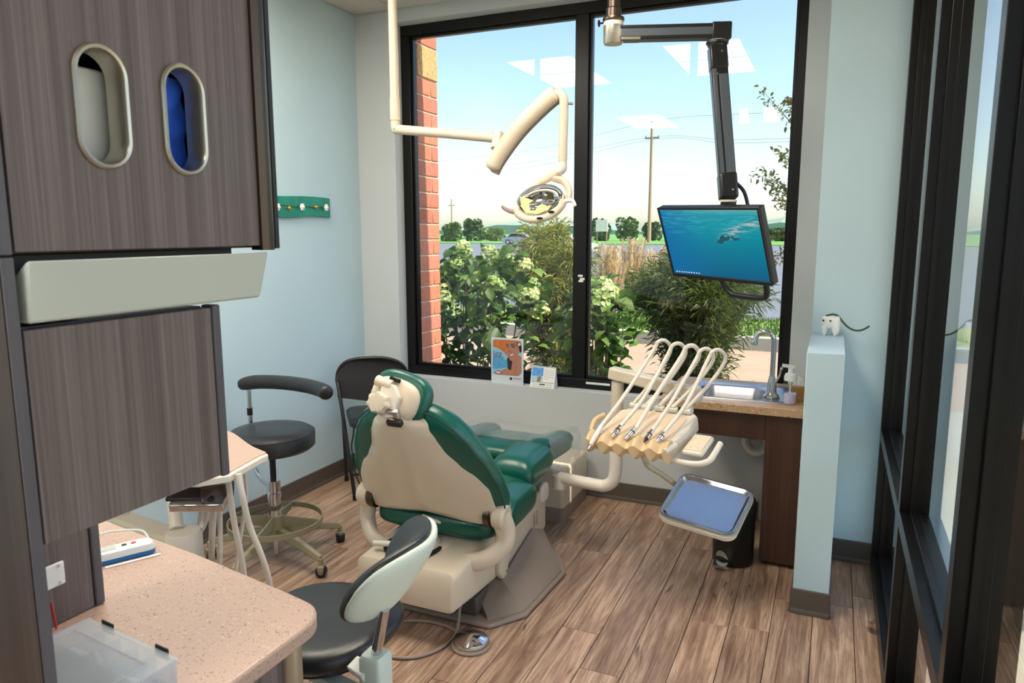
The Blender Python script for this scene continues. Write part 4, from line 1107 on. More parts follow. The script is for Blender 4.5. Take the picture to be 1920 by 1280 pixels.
# trash can
tcn = px(1371, 1066, Z=0)
tr_ = thing('pedal_bin', 'small black round pedal bin under the metal tray', 'bin', (-.356, 3.36, 0))
MB().lathe([(.001, .001), (.088, .001), (.092, .012), (.094, .26), (.001, .26)], (0, 0, 0), 36).build('body', 'black_plastic', tr_)
MB().lathe([(.094, .2605), (.098, .263), (.098, .285), (.09, .305), (.06, .318), (.001, .32)], (0, 0, 0), 36).build('lid', 'black_plastic', tr_)
MB().loft([[(a*s_-.035, -.093+dy, z) for a in (-.035, .035)] + [(a*s_-.035, -.100+dy*1.6, z+.001) for a in (.035, -.035)] for s_, dy, z in ((1, 0, .012), (1, -.03, .016), (1, -.034, .030), (1, 0, .034))]).build('pedal', 'steel', tr_, .003)
MB().loft([[(r_*math.cos(R(a)), r_*math.sin(R(a)), z) for a, z in [(-132, .040), (-130, .058), (-124, .072), (-114, .076), (-104, .070), (-98, .056), (-95, .040), (-104, .046), (-114, .050), (-124, .046)]] for r_ in (.0945, .099)]).build('pedal_guard', 'alu', tr_)
# ------------------------------------------------------------------ tooth ornament on the half wall
tt = px(1556, 628, Z=1.067)
to = thing('tooth_ornament', 'white tooth figurine with dot eyes and a bent green wire on the half wall', 'figurine', (tt.x+.002, tt.y-.015, 1.0675), R(-14))
m = MB(); rings = []
for z, s_ in ((.03, .9), (.042, 1.0), (.062, 1.04), (.078, 1.0), (.084, .9), (.086, .6)): rings.append([(a*s_, b_*s_, z + (.004*math.cos(4*math.atan2(b_, a)) if z > .08 else 0)) for a, b_ in ellipse(.036, .03, 24, 3)])
m.loft(rings); bd_ = m.build('crown', 'white_enamel', to, sub=1, ang=80)
for sx in (-1, 1):
    for sy in (-1, 1):
        MB().tube([(sx*.021, sy*.016, .045), (sx*.021, sy*.016, .03), (sx*.022, sy*.017, .015), (sx*.022, sy*.017, .0008)], [.014, .013, .0085, .004], 12).build('root', 'white_enamel', to)
for sx in (-.026, .004): MB().sphere((sx, -.0300, .068), .0042, 10, 6).build('eye', 'dark_hole', bd_)
wr = [px(x, y, Y=tt.y-.015) for x, y in ((1548, 592), (1562, 589), (1572, 593), (1580, 603), (1590, 613), (1602, 619), (1614, 619), (1624, 615), (1630, 611))]
Mi = Matrix.Rotation(R(14), 3, 'Z')
base_ = Vector((tt.x+.002, tt.y-.015, 1.0675))
MB().tube(catmull([Mi @ (p-base_) for p in wr], 5), .0042, 8).build('wire_tail', 'wire_green', to)

# ------------------------------------------------------------------ sill: poster stand and desk calendar
p0, p1 = px(922, 718, Z=WZ0), px(980, 723, Z=WZ0)
ys_ = 3.925
pw_ = px(981, 660, Y=ys_).x-px(921, 660, Y=ys_).x; ph = px(950, 634, Y=ys_).z - px(950, 720, Y=ys_).z
po = thing('poster_stand', 'countertop poster of a smiling woman in an orange sun hat on the window sill', 'poster', (px(951, 700, Y=ys_).x, ys_, WZ0+.0008))
W2 = pw_/2
MB().box(-W2, W2, -.001, .001, 0, ph).build('card', 'paper', po)
MB().box(-W2-.004, W2+.004, -.003, -.0018, 0, ph+.002).build('acrylic_front', 'bottle_plastic', po)
MB().box(-W2-.004, W2+.004, -.003, .03, -.0002, .0).build('acrylic_foot', 'bottle_plastic', po)
def flat(name, pts, mt, lay, par=po):
    """printed patch on the card, pts in fractions of the card (u right, v up)"""
    y = -.00105-.00006*lay
    MB().add([((u-.5)*pw_, y, v*ph) for u, v in pts], [tuple(range(len(pts)))]).build(name, mt, par, smooth=False)
plain('print_skin', rgb(208, 140, 110), .6, var=.08, nscale=30); plain('print_hat', rgb(236, 130, 62), .6, var=.2, nscale=40)
plain('print_hair', rgb(62, 34, 26), .6); plain('print_sea', rgb(92, 180, 222), .6, var=.2, nscale=50); plain('print_sky', rgb(168, 214, 232), .6)
plain('print_white', rgb(248, 246, 242), .6); plain('print_dark', rgb(40, 44, 56), .6); plain('print_lip', rgb(196, 92, 90), .6); plain('print_navy', rgb(36, 60, 120), .6)
frame_ = [(.04, .19), (.86, .19), (.93, .23), (.95, .27), (.95, .92), (.93, .95), (.86, .965), (.10, .965), (.05, .94), (.04, .90)]
flat('print_background', frame_, 'print_sky', 1)
flat('print_water', [(.04, .30), (.55, .36), (.56, .50), (.50, .535), (.04, .535)], 'print_sea', 2)
flat('print_shoulder', [(.30, .19), (.84, .19), (.95, .27), (.95, .62), (.80, .66), (.66, .52), (.64, .38), (.34, .30)], 'print_skin', 3)
flat('print_neck_hair', [(.52, .34), (.62, .30), (.67, .52), (.56, .64), (.50, .55)], 'print_hair', 4)
flat('print_sun_hat', [(.06, .80), (.06, .93), (.14, .955), (.90, .955), (.94, .90), (.90, .80), (.78, .87), (.60, .90), (.48, .82), (.52, .62), (.34, .72), (.20, .77)], 'print_hat', 4)
flat('print_hair_side', [(.78, .93), (.88, .91), (.95, .84), (.95, .72), (.90, .70), (.86, .82)], 'print_hair', 5)
flat('print_face', [(.50, .80), (.49, .70), (.53, .60), (.60, .52), (.70, .50), (.80, .58), (.88, .72), (.88, .84), (.80, .92), (.62, .92), (.53, .88)], 'print_skin', 5)
flat('print_brow', [(.60, .855), (.68, .88), (.80, .85), (.80, .835), (.69, .862), (.61, .835)], 'print_hair', 6)
flat('print_brow', [(.47, .86), (.52, .875), (.55, .85), (.53, .845), (.48, .845)], 'print_hair', 6)
flat('print_eye', [(.63, .82), (.69, .835), (.76, .82), (.70, .80)], 'print_dark', 6)
flat('print_eye', [(.48, .82), (.52, .83), (.56, .815), (.52, .80)], 'print_dark', 6)
flat('print_nose', [(.56, .74), (.57, .70), (.62, .695), (.63, .715), (.59, .72)], 'print_lip', 6)
flat('print_lips', [(.54, .655), (.60, .652), (.74, .688), (.72, .635), (.63, .60), (.57, .615)], 'print_lip', 6)
flat('print_teeth', [(.565, .648), (.61, .645), (.72, .676), (.69, .638), (.62, .618)], 'print_white', 7)
flat('print_hand_smile', [(.09, .24), (.20, .29), (.34, .27), (.36, .23), (.28, .195), (.14, .20)], 'print_lip', 5)
flat('print_hand_teeth', [(.13, .245), (.20, .262), (.31, .25), (.27, .222), (.17, .222)], 'print_white', 7)
flat('print_badge', [(.84, .905), (.91, .905), (.91, .86), (.875, .845), (.84, .86)], 'print_white', 8)
tm = Matrix.Rotation(PI/2, 3, 'X')
yt = -.0017
text('print_text', 'Love', 'print_navy', po, tm, (-.44*pw_, yt, .635*ph), .030, .00005)
text('print_text', 'your', 'print_navy', po, tm, (-.44*pw_, yt, .585*ph), .030, .00005)
text('print_text', 'smile', 'print_navy', po, tm, (-.44*pw_, yt, .535*ph), .034, .00008)
text('print_text', 'PHILIPS', 'print_navy', po, tm, (.205*pw_, yt, .115*ph), .016, .00008)
MB().lathe([(.0001, 0), (.009, 0), (.009, .0003), (.0001, .0003)], (.12*pw_, yt, .125*ph), 16, rotm(0, PI/2)).build('print_roundel', 'print_dark', po)
# calendar
ca = px(995, 722, Z=WZ0); cb_ = px(1040, 727, Z=WZ0)
yc_ = 3.925
cw = px(1040, 700, Y=yc_).x-px(995, 700, Y=yc_).x; chh = px(1020, 688, Y=yc_).z-px(1020, 725, Y=yc_).z
cal = thing('desk_calendar', 'tent desk calendar with a beach photo on the window sill', 'calendar', (px(1018, 700, Y=yc_).x, yc_, WZ0+.0008))
MB().add([(-cw/2, -.02, 0), (cw/2, -.02, 0), (cw/2, .018, chh), (-cw/2, .018, chh), (-cw/2, .05, 0), (cw/2, .05, 0)], [(0, 1, 2, 3), (3, 2, 5, 4), (0, 4, 5, 1), (0, 3, 4), (1, 5, 2)]).build('stand', 'paper', cal, smooth=False)
def cflat(name, pts, mt, lay):
    e = .0004+.0001*lay
    MB().add([((u-.5)*cw, -.02+.038*v-e*.93, v*chh+e*.35) for u, v in pts], [tuple(range(len(pts)))]).build(name, mt, cal, smooth=False)
plain('print_blue', rgb(92, 160, 226), .6, var=.25, nscale=60)
cflat('photo_sky', [(.03, .55), (.50, .55), (.50, .96), (.03, .96)], 'print_blue', 1)
cflat('photo_beach', [(.03, .27), (.50, .27), (.50, .55), (.03, .55)], 'print_sky', 1)
cflat('photo_tree', [(.26, .28), (.40, .28), (.44, .48), (.38, .56), (.28, .50)], 'kraft', 2)
cflat('month_grid_line', [(.02, .245), (.98, .245), (.98, .262), (.02, .262)], 'print_dark', 1)
for r_ in range(5):
    for c in range(6 if r_ < 4 else 3):
        cflat('date_mark', [(.56+.065*c, .82-.1*r_), (.59+.065*c, .82-.1*r_), (.59+.065*c, .85-.1*r_), (.56+.065*c, .85-.1*r_)], 'taupe_plastic', 1)
cflat('heading_mark', [(.38, .13), (.62, .13), (.62, .19), (.38, .19)], 'print_dark', 1)
for k, (a, c, v) in enumerate(((.1, .32, .15), (.68, .92, .15), (.08, .9, .05))): cflat('small_print_line', [(a, v), (c, v), (c, v+.02), (a, v+.02)], 'taupe_plastic', 1)
MB().tube([(-cw/2, .018, chh+.002), (cw/2, .018, chh+.002)], .0025, 8).build('spiral', 'steel', cal)

# ------------------------------------------------------------------ coat hook board on the blue wall
h0, h1 = px(614, 390, X=XL), px(500, 383, X=XL)
hz0, hz1 = px(614, 408, X=XL).z, px(614, 372, X=XL).z
hk = thing('hook_board', 'teal painted board with gold and white rose knobs on the blue wall', 'hook board', (XL, h0.y, hz0))
Lh = h0.y-h1.y+.22; hh2 = hz1-hz0
MB().loft([[(.0008, -Lh*t, 0+.006*math.sin(t*9)), (.02, -Lh*t, 0+.006*math.sin(t*9)), (.02, -Lh*t, hh2+.004*math.sin(t*7)), (.0008, -Lh*t, hh2+.004*math.sin(t*7))] for t in [k/12 for k in range(13)]]).build('board', 'teal_paint', hk, .002)
for k, (xx, yy, kind) in enumerate(((612, 389, 1), (592, 388, 0), (567, 388, 1), (542, 390, 0), (521, 388, 1))):
    p = px(xx, yy, X=XL+.04)-Vector((XL, h0.y, hz0))
    MB().cyl((.02, p.y, p.z), (.035, p.y, p.z), .004, n=8).build('knob_stem', 'gold', hk)
    if kind == 0: MB().sphere((.042, p.y, p.z), .012, 12, 8).build('gold_knob', 'gold', hk)
    else:
        m = MB(); m.sphere((.040, p.y, p.z), .011, 10, 6)
        for q in range(6): m.sphere((.040, p.y+.013*math.cos(q*PI/3), p.z+.013*math.sin(q*PI/3)), .0085, 8, 5, (.5, 1, 1))
        m.build('rose_knob', 'rose_white', hk)
MB().tube(catmull([(.022, -.02-.06*k, (px(592, 388, X=XL+.04).z-hz0)+.004*math.sin(k*2.2)) for k in range(int(Lh/.06))], 4), .002, 6).build('wire', 'wire_green', hk)

# ------------------------------------------------------------------ monitor and its ceiling arm
TVc = Vector((-.4708, 3.1127, 1.4691)); TM = rotm(R(-33.3), R(21.9), R(1.5))
mo = thing('monitor', 'black flat monitor showing a blue underwater swimmer, tilted down over the sink', 'monitor', TVc)
mo.rotation_euler = TM.to_euler()
TW, TH = .535, .325
MB().box(-TW/2, TW/2, .006, .04, -TH/2, TH/2).build('housing', 'black_plastic', mo, .006)
m = MB(); bz = .010
m.box(-TW/2, TW/2, 0, .0058, TH/2-bz, TH/2).box(-TW/2, TW/2, 0, .0058, -TH/2, -TH/2+.016).box(-TW/2, -TW/2+bz, 0, .0058, -TH/2+.016, TH/2-bz).box(TW/2-bz, TW/2, 0, .0058, -TH/2+.016, TH/2-bz)
m.build('bezel', 'black_plastic', mo, .0015)
def screenmat():
    m, t, b = nt('screen')
    tc = t.nodes.new('ShaderNodeTexCoord'); sep = t.nodes.new('ShaderNodeSeparateXYZ'); t.links.new(tc.outputs['Generated'], sep.inputs[0])
    z = sep.outputs['Z']; x_ = sep.outputs['X']
    base = ramp(t, z, [(0, rgb(0, 62, 92)), (.35, rgb(0, 82, 104)), (.7, rgb(0, 100, 112)), (.93, rgb(20, 104, 114)), (1, rgb(70, 122, 120))])
    left = mixc(t, ramp(t, x_, [(0, (1, 1, 1, 1)), (.55, (0, 0, 0, 1))]), base, rgb(0, 74, 116))
    mp = t.nodes.new('ShaderNodeMapping'); t.links.new(tc.outputs['Generated'], mp.inputs[0]); mp.inputs['Rotation'].default_value = (0, R(22), 0); mp.inputs['Scale'].default_value = (4, 1, 22)
    n = noise(t, mp.outputs[0], 1.4, 6, .65, .6)
    # bright surf band running from the swimmer to the upper right corner
    def lin(a, b_, c):      # a*x + b*z + c
        m1 = t.nodes.new('ShaderNodeMath'); m1.operation = 'MULTIPLY_ADD'; m1.inputs[1].default_value = a; m1.inputs[2].default_value = c; t.links.new(x_, m1.inputs[0])
        m2 = t.nodes.new('ShaderNodeMath'); m2.operation = 'MULTIPLY_ADD'; m2.inputs[1].default_value = b_; t.links.new(z, m2.inputs[0]); t.links.new(m1.outputs[0], m2.inputs[2]); return m2.outputs[0]
    band = t.nodes.new('ShaderNodeMath'); band.operation = 'ABSOLUTE'; t.links.new(lin(-.62, 1, -.20-.03), band.inputs[0])
    bm = ramp(t, band.outputs[0], [(.02, (1, 1, 1, 1)), (.10, (0, 0, 0, 1))])
    xm = ramp(t, x_, [(.56, (0, 0, 0, 1)), (.66, (1, 1, 1, 1))])
    nm = ramp(t, n, [(.46, (0, 0, 0, 1)), (.62, (1, 1, 1, 1))])
    k1 = mixc(t, 1.0, bm, xm, 'MULTIPLY'); k2 = mixc(t, 1.0, k1, nm, 'MULTIPLY')
    c = mixc(t, k2, left, rgb(150, 140, 128))
    up = mixc(t, 1.0, ramp(t, z, [(.55, (0, 0, 0, 1)), (.85, (.5, .5, .5, 1))]), nm, 'MULTIPLY')
    c = mixc(t, up, c, rgb(40, 134, 142))
    b.inputs['Base Color'].default_value = (0, 0, 0, 1); b.inputs['Roughness'].default_value = .25
    t.links.new(c, b.inputs['Emission Color']); b.inputs['Emission Strength'].default_value = 1.0
screenmat(); emit('screen_dark', rgb(8, 48, 58), .9); emit('screen_white', rgb(180, 190, 195), .6)
sw, sh_ = TW/2-bz, TH/2-.013
MB().add([(-sw, .0045, -TH/2+.016), (sw, .0045, -TH/2+.016), (sw, .0045, TH/2-bz), (-sw, .0045, TH/2-bz)], [(0, 1, 2, 3)]).add([(-sw, .0055, -TH/2+.016), (sw, .0055, -TH/2+.016), (sw, .0055, TH/2-bz), (-sw, .0055, TH/2-bz)], [(3, 2, 1, 0)]).build('screen', 'screen', mo, smooth=False)
def sc(pts, mt, nm): MB().add([(-sw+2*sw*u, .0042, -TH/2+.016+(TH-.016-bz)*v) for u, v in pts], [tuple(range(len(pts)))]).build(nm, mt, mo, smooth=False)
sc([(.555, .50), (.575, .52), (.60, .50), (.635, .555), (.67, .56), (.70, .60), (.685, .63), (.65, .61), (.625, .64), (.60, .62), (.585, .57), (.56, .55)], 'screen_dark', 'screen_swimmer')
sc([(.70, .60), (.74, .56), (.77, .58), (.79, .56), (.78, .60), (.74, .60), (.71, .63)], 'screen_dark', 'screen_swimmer')
for k in range(10): sc([(.03+.028*k, .02), (.042+.028*k, .02), (.042+.028*k, .036), (.03+.028*k, .036)], 'screen_white', 'screen_icon')
MB().tube(catmull([(-.005, .02, -TH/2+.01), (.005, .018, -TH/2-.03), (.035, .016, -TH/2-.062), (.075, .016, -TH/2-.068), (.17, .016, -TH/2-.068), (.212, .016, -TH/2-.055), (.222, .018, -TH/2-.01), (.222, .02, -TH/2+.012)], 6), .0125, 12).build('handle', 'black_plastic', mo)
MB().box(-.06, .06, .0405, .058, -.05, .06).build('mount_plate', 'black_metal', mo, .003)
# ceiling arm
ar = thing('monitor_mount', 'black and grey jointed monitor mount hanging from a bronze ceiling tube', 'monitor mount', (-.905, 3.1, ZC))
OA = Vector((-.905, 3.1, ZC))
Ya, Yb = 3.10, 3.24
ptop = px(1150, 60, Y=Ya); 
pa = Vector((ptop.x, Ya, 0))
zj = px(1150, 62, Y=Ya).z
def A(p): return Vector(p)-OA
MB().cyl(A((pa.x, Ya, ZC-.001)), A((pa.x, Ya, zj+.09)), .026, n=24).build('ceiling_tube', 'gun_metal', ar)
MB().lathe([(.001, 0), (.07, 0), (.07, -.012), (.03, -.03), (.001, -.03)], A((pa.x, Ya, ZC-.0005)), 24).build('ceiling_flange', 'gun_metal', ar)
MB().lathe([(.001, .045), (.044, .045), (.046, .052), (.044, .060), (.032, .062), (.032, .095), (.0265, .10), (.001, .10)], A((pa.x, Ya, zj)), 26).build('collar', 'gun_metal', ar)
MB().lathe([(.001, .028), (.041, .028), (.041, .0445), (.001, .0445)], A((pa.x, Ya, zj)), 26).build('white_ring', 'cream_plastic', ar)
MB().lathe([(.001, -.045), (.038, -.045), (.042, -.038), (.042, .0275), (.001, .0275)], A((pa.x, Ya, zj)), 26).build('swivel_block', 'alu', ar)
MB().tube([A((pa.x-.042, Ya, zj+.045)), A((pa.x-.06, Ya, zj+.045))], .004, 8).sphere(A((pa.x-.063, Ya, zj+.045)), .011, 8, 6, (.5, 1, 1.4)).build('clamp_screw', 'black_metal', ar)
pe = px(1345, 74, Y=Yb)
ze = px(1345, 74, Y=Yb).z
zb_ = zj
dv_ = Vector((pe.x-pa.x, Yb-Ya, 0)); La = dv_.length; ux = dv_.normalized(); uy = Vector((-ux.y, ux.x, 0))
Mx = Matrix((ux, uy, Vector((0, 0, 1)))).transposed()
zm = zj-.005
mid_ = Vector((pa.x, Ya, zm)) + ux*(La/2+.02); 
MB().obox(A(mid_), (La/2-.005, .030, .030), Mx).build('extension_arm', 'arm_grey', ar, .007)
for zz in (.021, -.021): MB().obox(A(mid_+Vector((0, 0, zz))), (La/2-.006, .0325, .006), Mx).build('arm_rib', 'black_metal', ar, .002)
MB().obox(A(mid_-ux*(La/2-.05)+Vector((0, 0, -.024))), (.04, .0335, .005), Mx).build('arm_tab', 'alu', ar, .001)
E2 = Vector((pa.x, Ya, zm))+ux*(La)
MB().obox(A(E2+ux*.012), (.04, .034, .034), Mx).build('arm_end', 'black_metal', ar, .006)
MB().lathe([(.001, -.062), (.036, -.062), (.04, -.056), (.04, -.05), (.046, -.048), (.046, -.040), (.036, -.036), (.001, -.036)], A(E2), 26).build('elbow_ring', 'black_metal', ar)
MB().lathe([(.001, -.0355), (.038, -.0355), (.038, -.0343), (.001, -.0343)], A(E2), 26).build('white_ring', 'cream_plastic', ar)
bt = px(1366, 372, Y=3.16)
btm = Vector((bt.x, 3.16, bt.z)); tpm = E2+Vector((0, 0, -.062))
ax_ = (btm-tpm); Ls = ax_.length; az = -ax_.normalized(); ay = (uy - az*uy.dot(az)).normalized(); axx = ay.cross(az)
Ms = Matrix((axx, ay, az)).transposed()
MB().obox(A(tpm-az*.045), (.036, .034, .052), Ms).build('spring_head', 'black_metal', ar, .008)
MB().obox(A(tpm-az*(Ls*.5+.01)), (.034, .028, Ls*.5-.04), Ms).build('spring_arm', 'black_metal', ar, .007)
MB().obox(A(tpm-az*(Ls*.5+.02)-ay*.0285+axx*.012), (.018, .0012, Ls*.5-.10), Ms).build('arm_cover', 'arm_grey', ar, .001)
MB().obox(A(tpm-az*(Ls*.5)-ay*.0285-axx*.022), (.008, .0012, Ls*.5-.08), Ms).build('arm_cover', 'arm_grey', ar, .001)
MB().obox(A(btm+az*.05), (.037, .034, .055), Ms).build('spring_foot', 'black_metal', ar, .012, 3)
for (dz, dx) in ((-.03, .012), (-.12, -.012), (-.22, .02), (-Ls+.03, .012)):
    c_ = tpm+az*dz-ay*.0345+axx*dx if dz in (-.03, -Ls+.03) else tpm+az*dz-ay*.0305+axx*dx
    MB().lathe([(.001, -.001), (.0045, -.001), (.0045, .002), (.001, .0025)], A(c_), 10, Ms @ rotm(0, PI/2)).build('screw', 'steel', ar)
MB().lathe([(.001, -.008), (.034, -.008), (.034, .0), (.001, .0)], A(btm+Vector((0, 0, -.006))), 24).build('white_ring', 'cream_plastic', ar)
MB().lathe([(.001, -.042), (.028, -.042), (.032, -.036), (.032, -.009), (.001, -.009)], A(btm+Vector((0, 0, -.006))), 24).build('lower_swivel', 'black_metal', ar)
tb2 = TVc + TM @ Vector((0, .083, .02))
MB().tube([A(btm+Vector((0, 0, -.045))), A((btm.x, btm.y+.01, TVc.z+.12)), A(tb2)], .016, 12).build('neck', 'gun_metal', ar)
MB().tube(catmull([A(btm+axx*.036+az*.06), A(btm+axx*.065+az*.02), A(btm+axx*.075-az*.05), A(TVc+TM @ Vector((.12, .085, .12))), A(TVc+TM @ Vector((.075, .075, .03)))], 6), .0075, 10).build('cable', 'black_plastic', ar)

# ------------------------------------------------------------------ dental operating light
Yl = 3.10
ol = thing('operating_light', 'beige ceiling dental lamp with bent arms and a yellow-shielded reflector head', 'dental light', (px(738, 100, Y=Yl).x, Yl, ZC))
OL = Vector((px(738, 100, Y=Yl).x, Yl, ZC))
def Lp(x, y, Y=Yl): return px(x, y, Y=Y)-OL
zA = px(740, 242, Y=Yl).z
MB().cyl((0, 0, -.001), (0, 0, px(740, 190, Y=Yl).z-ZC), .0215, n=24).build('ceiling_post', 'beige_plastic', ol)
MB().lathe([(.001, 0), (.075, 0), (.075, -.012), (.03, -.04), (.001, -.04)], (0, 0, -.0005), 26).build('ceiling_cup', 'beige_plastic', ol)
MB().cyl((0, 0, px(740, 184, Y=Yl).z-ZC), (0, 0, px(740, 226, Y=Yl).z-ZC), .0245, n=24).build('post_sleeve', 'beige_plastic', ol)
e0 = Vector((0, 0, px(740, 226, Y=Yl).z-ZC)); za_ = px(742, 243, Y=Yl).z-ZC
e1 = Lp(935, 259)
MB().tube(catmull([e0, Vector((0, 0, za_+.012)), Vector((.008, 0, za_)), Vector((.03, 0, za_-.002)), (Vector((0.03, 0, za_))+e1)/2, e1], 6), .0225, 18).build('horizontal_arm', 'beige_plastic', ol)
MB().cyl(e1+Vector((0, 0, .024)), e1+Vector((0, -.03, -.05)), .024, n=18).build('arm_joint', 'beige_plastic', ol)
Yf = Yl-.06
flex = [(921, 319), (930, 300), (950, 270), (975, 238), (1005, 207), (1030, 184), (1043, 174)]
fp_ = catmull([Lp(x, y, Yf) for x, y in flex], 5)
nf = len(fp_)
MB().tube(fp_, [.010, .026, .034]+[.037]*(nf-5)+[.033, .026], 18, flat=.85).build('flex_arm', 'beige_plastic', ol)
MB().tube([p+Vector((.010, .012, -.018)) for p in fp_[1:-1]], .022, 14).build('flex_arm_cover', 'taupe_plastic', ol)
MB().sphere(Lp(930, 312, Yf+.02), .028, 16, 10).build('flex_knuckle', 'cream_plastic', ol)
MB().tube(catmull([Lp(1040, 178, Yf), Lp(1050, 176, Yf), Lp(1057, 186, Yf), Lp(1057, 205, Yf), Lp(1057, 225, Yf)], 6), .020, 16).build('elbow', 'beige_plastic', ol)
MB().tube([Lp(1057, 214, Yf), Lp(1055, 302, Yf)], .0195, 18).build('drop_tube', 'beige_plastic', ol)
MB().tube(catmull([Lp(1055, 302, Yf), Lp(1055, 316, Yf), Lp(1048, 322, Yf)], 4), .0185, 14).build('tube_end', 'cream_plastic', ol)
MB().tube([Lp(1066, 194, Yf), Lp(1075, 194, Yf)], .006, 8).build('tension_screw', 'steel', ol)
# head: yoke, housing, mirror, shield, handles
hcn = px(1018, 378, Y=Yf); hC = hcn-OL
HMm = rotm(R(-6), R(-8), R(-9))
def H(a, b_, c): return hC + HMm @ Vector((a, b_, c))       # a right, b away from viewer, c up
for s_ in (1,):
    MB().tube(catmull([Lp(1050, 320, Yf), H(.06, .0, .098), H(.108, .0, .070), H(.132, -.005, .02), H(.122, -.005, -.025)], 6), [.020]+[.019]*23+[.016], 14, flat=.7).build('yoke', 'beige_plastic', ol)
MB().tube(catmull([Lp(1050, 321, Yf), H(.03, .0, .100), H(-.02, 0, .084), H(-.075, 0, .052)], 6), [.020]*10+[.014]*9, 14, flat=.6).build('yoke', 'beige_plastic', ol)
# bowl: half shell open toward the viewer
m = MB(); rings = []
nA, nB = 20, 10
def bowl(r_, ra, rc, dep):
    out_ = []
    for i in range(nB+1):
        ph_ = i/nB*PI*.5
        ring = []
        for k in range(nA*2):
            t = 2*PI*k/(nA*2)
            ring.append(H(ra*r_*math.cos(ph_)*math.cos(t) if i < nB else 0.001*math.cos(t), -.03+dep*math.sin(ph_), rc*r_*math.cos(ph_)*math.sin(t) if i < nB else .001*math.sin(t)))
        out_.append(ring)
    return out_
outer, inner = bowl(1.0, .115, .060, .10), bowl(.93, .115, .060, .09)
MB().loft(outer+inner[::-1], cap=False).loft([outer[0], inner[0]], cap=False).build('housing', 'beige_plastic', ol, ang=60)
MB().loft([[p + (hC+HMm @ Vector((0, -.03, 0))-p)*.02 for p in r_] for r_ in bowl(.91, .115, .060, .085)], cap=False).build('reflector', 'mirror', ol, ang=80)
MB().tube([H(.108*math.cos(t), -.034, .060*math.sin(t)) for t in [PI*.04+PI*.92*k/20 for k in range(21)]], .008, 10, flat=.6).build('upper_rim', 'chrome', ol)
MB().tube([H(.09*math.cos(t), -.036, .042*math.sin(t)) for t in [PI*.06+PI*.88*k/20 for k in range(21)]], .005, 10).build('inner_rim', 'cream_plastic', ol)
MB().tube([H(.118*math.cos(t), -.038, .070*math.sin(t)-.012) for t in [PI*1.02+PI*.96*k/20 for k in range(21)]], .0175, 12, flat=.75).build('lower_shell', 'beige_plastic', ol)
sh1 = [(-.085, .03), (-.082, -.02), (-.06, -.05), (0, -.062), (.05, -.052), (.065, -.035), (.04, -.036), (.02, -.022), (.0, -.028), (-.015, -.045), (-.04, -.04), (-.045, -.01), (-.02, .0), (-.05, .015)]
m = MB(); m.loft([[H(a, b0, c) for a, c in sh1] for b0 in (-.052, -.049)]); m.build('shield', 'yellow_glass', ol)
MB().cyl(H(.01, -.02, -.01), H(.01, .03, -.01), .014, n=14).build('bulb_cover', 'chrome', ol)
for s_ in (-1, 1):
    MB().tube(catmull([H(s_*.10, -.04, -.035), H(s_*.135, -.045, -.028), H(s_*.165, -.05, -.012 if s_ < 0 else -.035), H(s_*.178, -.055, .002 if s_ < 0 else -.06)], 6), [.012-.0003*i for i in range(19)], 10, flat=.6).build('handle', 'cream_plastic' if s_ > 0 else 'taupe_plastic', ol)
for a in (.005, .062): MB().sphere(H(a, -.054, -.083+.018*(a > .03)), .012, 12, 6, (1.3, .4, .45)).build('vent', 'dark_hole', ol)

# ------------------------------------------------------------------ delivery unit
DC = Vector((-.669, 2.868, .735)); DM = rotm(R(-10.3), R(13.7), R(-1.6))
du = thing('delivery_unit', 'beige dental delivery head with five looping handpiece hoses on a bent floor arm', 'dental unit', (DC.x, DC.y, 0))
OD = Vector((DC.x, DC.y, 0))
def Dp(a, b_, c): return DC-OD + DM @ Vector((a, b_, c))     # a right, b back, c up
def dbox(n, mt, x0, x1, y0, y1, z0, z1, bv=.004, sg=2):
    m = MB(); m.obox(Dp((x0+x1)/2, (y0+y1)/2, (z0+z1)/2), ((x1-x0)/2, (y1-y0)/2, (z1-z0)/2), DM); return m.build(n, mt, du, bv, sg)
hd_o = [(-.175, -.11), (.155, -.11), (.175, .02), (.170, .14), (.15, .165), (-.12, .165), (-.15, .14)]
m = MB(); m.loft([[Dp(a*s_, b_*s_, c) for a, b_ in hd_o] for s_, c in ((.94, -.075), (1, -.06), (1, -.008), (.97, 0))]); hdm = m.build('head_body', 'cream_plastic', du, .008, 3)
m = MB(); m.loft([[Dp(a, b_, c) for a, b_ in rrect(.30, .215, .02, 4, -.012, .01)] for c in (.0004, .0035)]); m.build('head_deck', 'deck_plastic', du)
# scalloped holder bar, five bays
m = MB(); rings = []
nb = 60
for i in range(nb+1):
    t = i/nb; a = -.185+.345*t
    ph_ = (t*5) % 1.0
    dip = .011*(1-math.cos(2*PI*ph_))
    sec = [(-.182+dip*.6, -.045+dip*1.3), (-.176+dip*.3, .006-dip*1.0), (-.140, .024-dip*1.1), (-.11, .018-dip*.7), (-.10, -.02), (-.12, -.055), (-.16, -.062+dip*.9)]
    rings.append([Dp(a, b_, c) for b_, c in sec])
m.loft(rings); m.build('holder_bar', 'tan_plastic', du, ang=35)
m = MB(); m.tube([Dp(.153, -.175, .0), Dp(.165, -.10, -.01)], .012, 8); m.build('bar_end', 'cream_plastic', du)
m = MB(); m.tube(catmull([Dp(-.20, -.10, .0), Dp(-.205, -.05, .025), Dp(-.185, .0, .03)], 5), .011, 12); m.build('side_handle', 'tan_plastic', du)
for k in range(5):
    a = -.115+.058*k
    dbox('hose_clip', 'cream_plastic', a-.022, a+.022, .135, .160, .004, .024, .005)
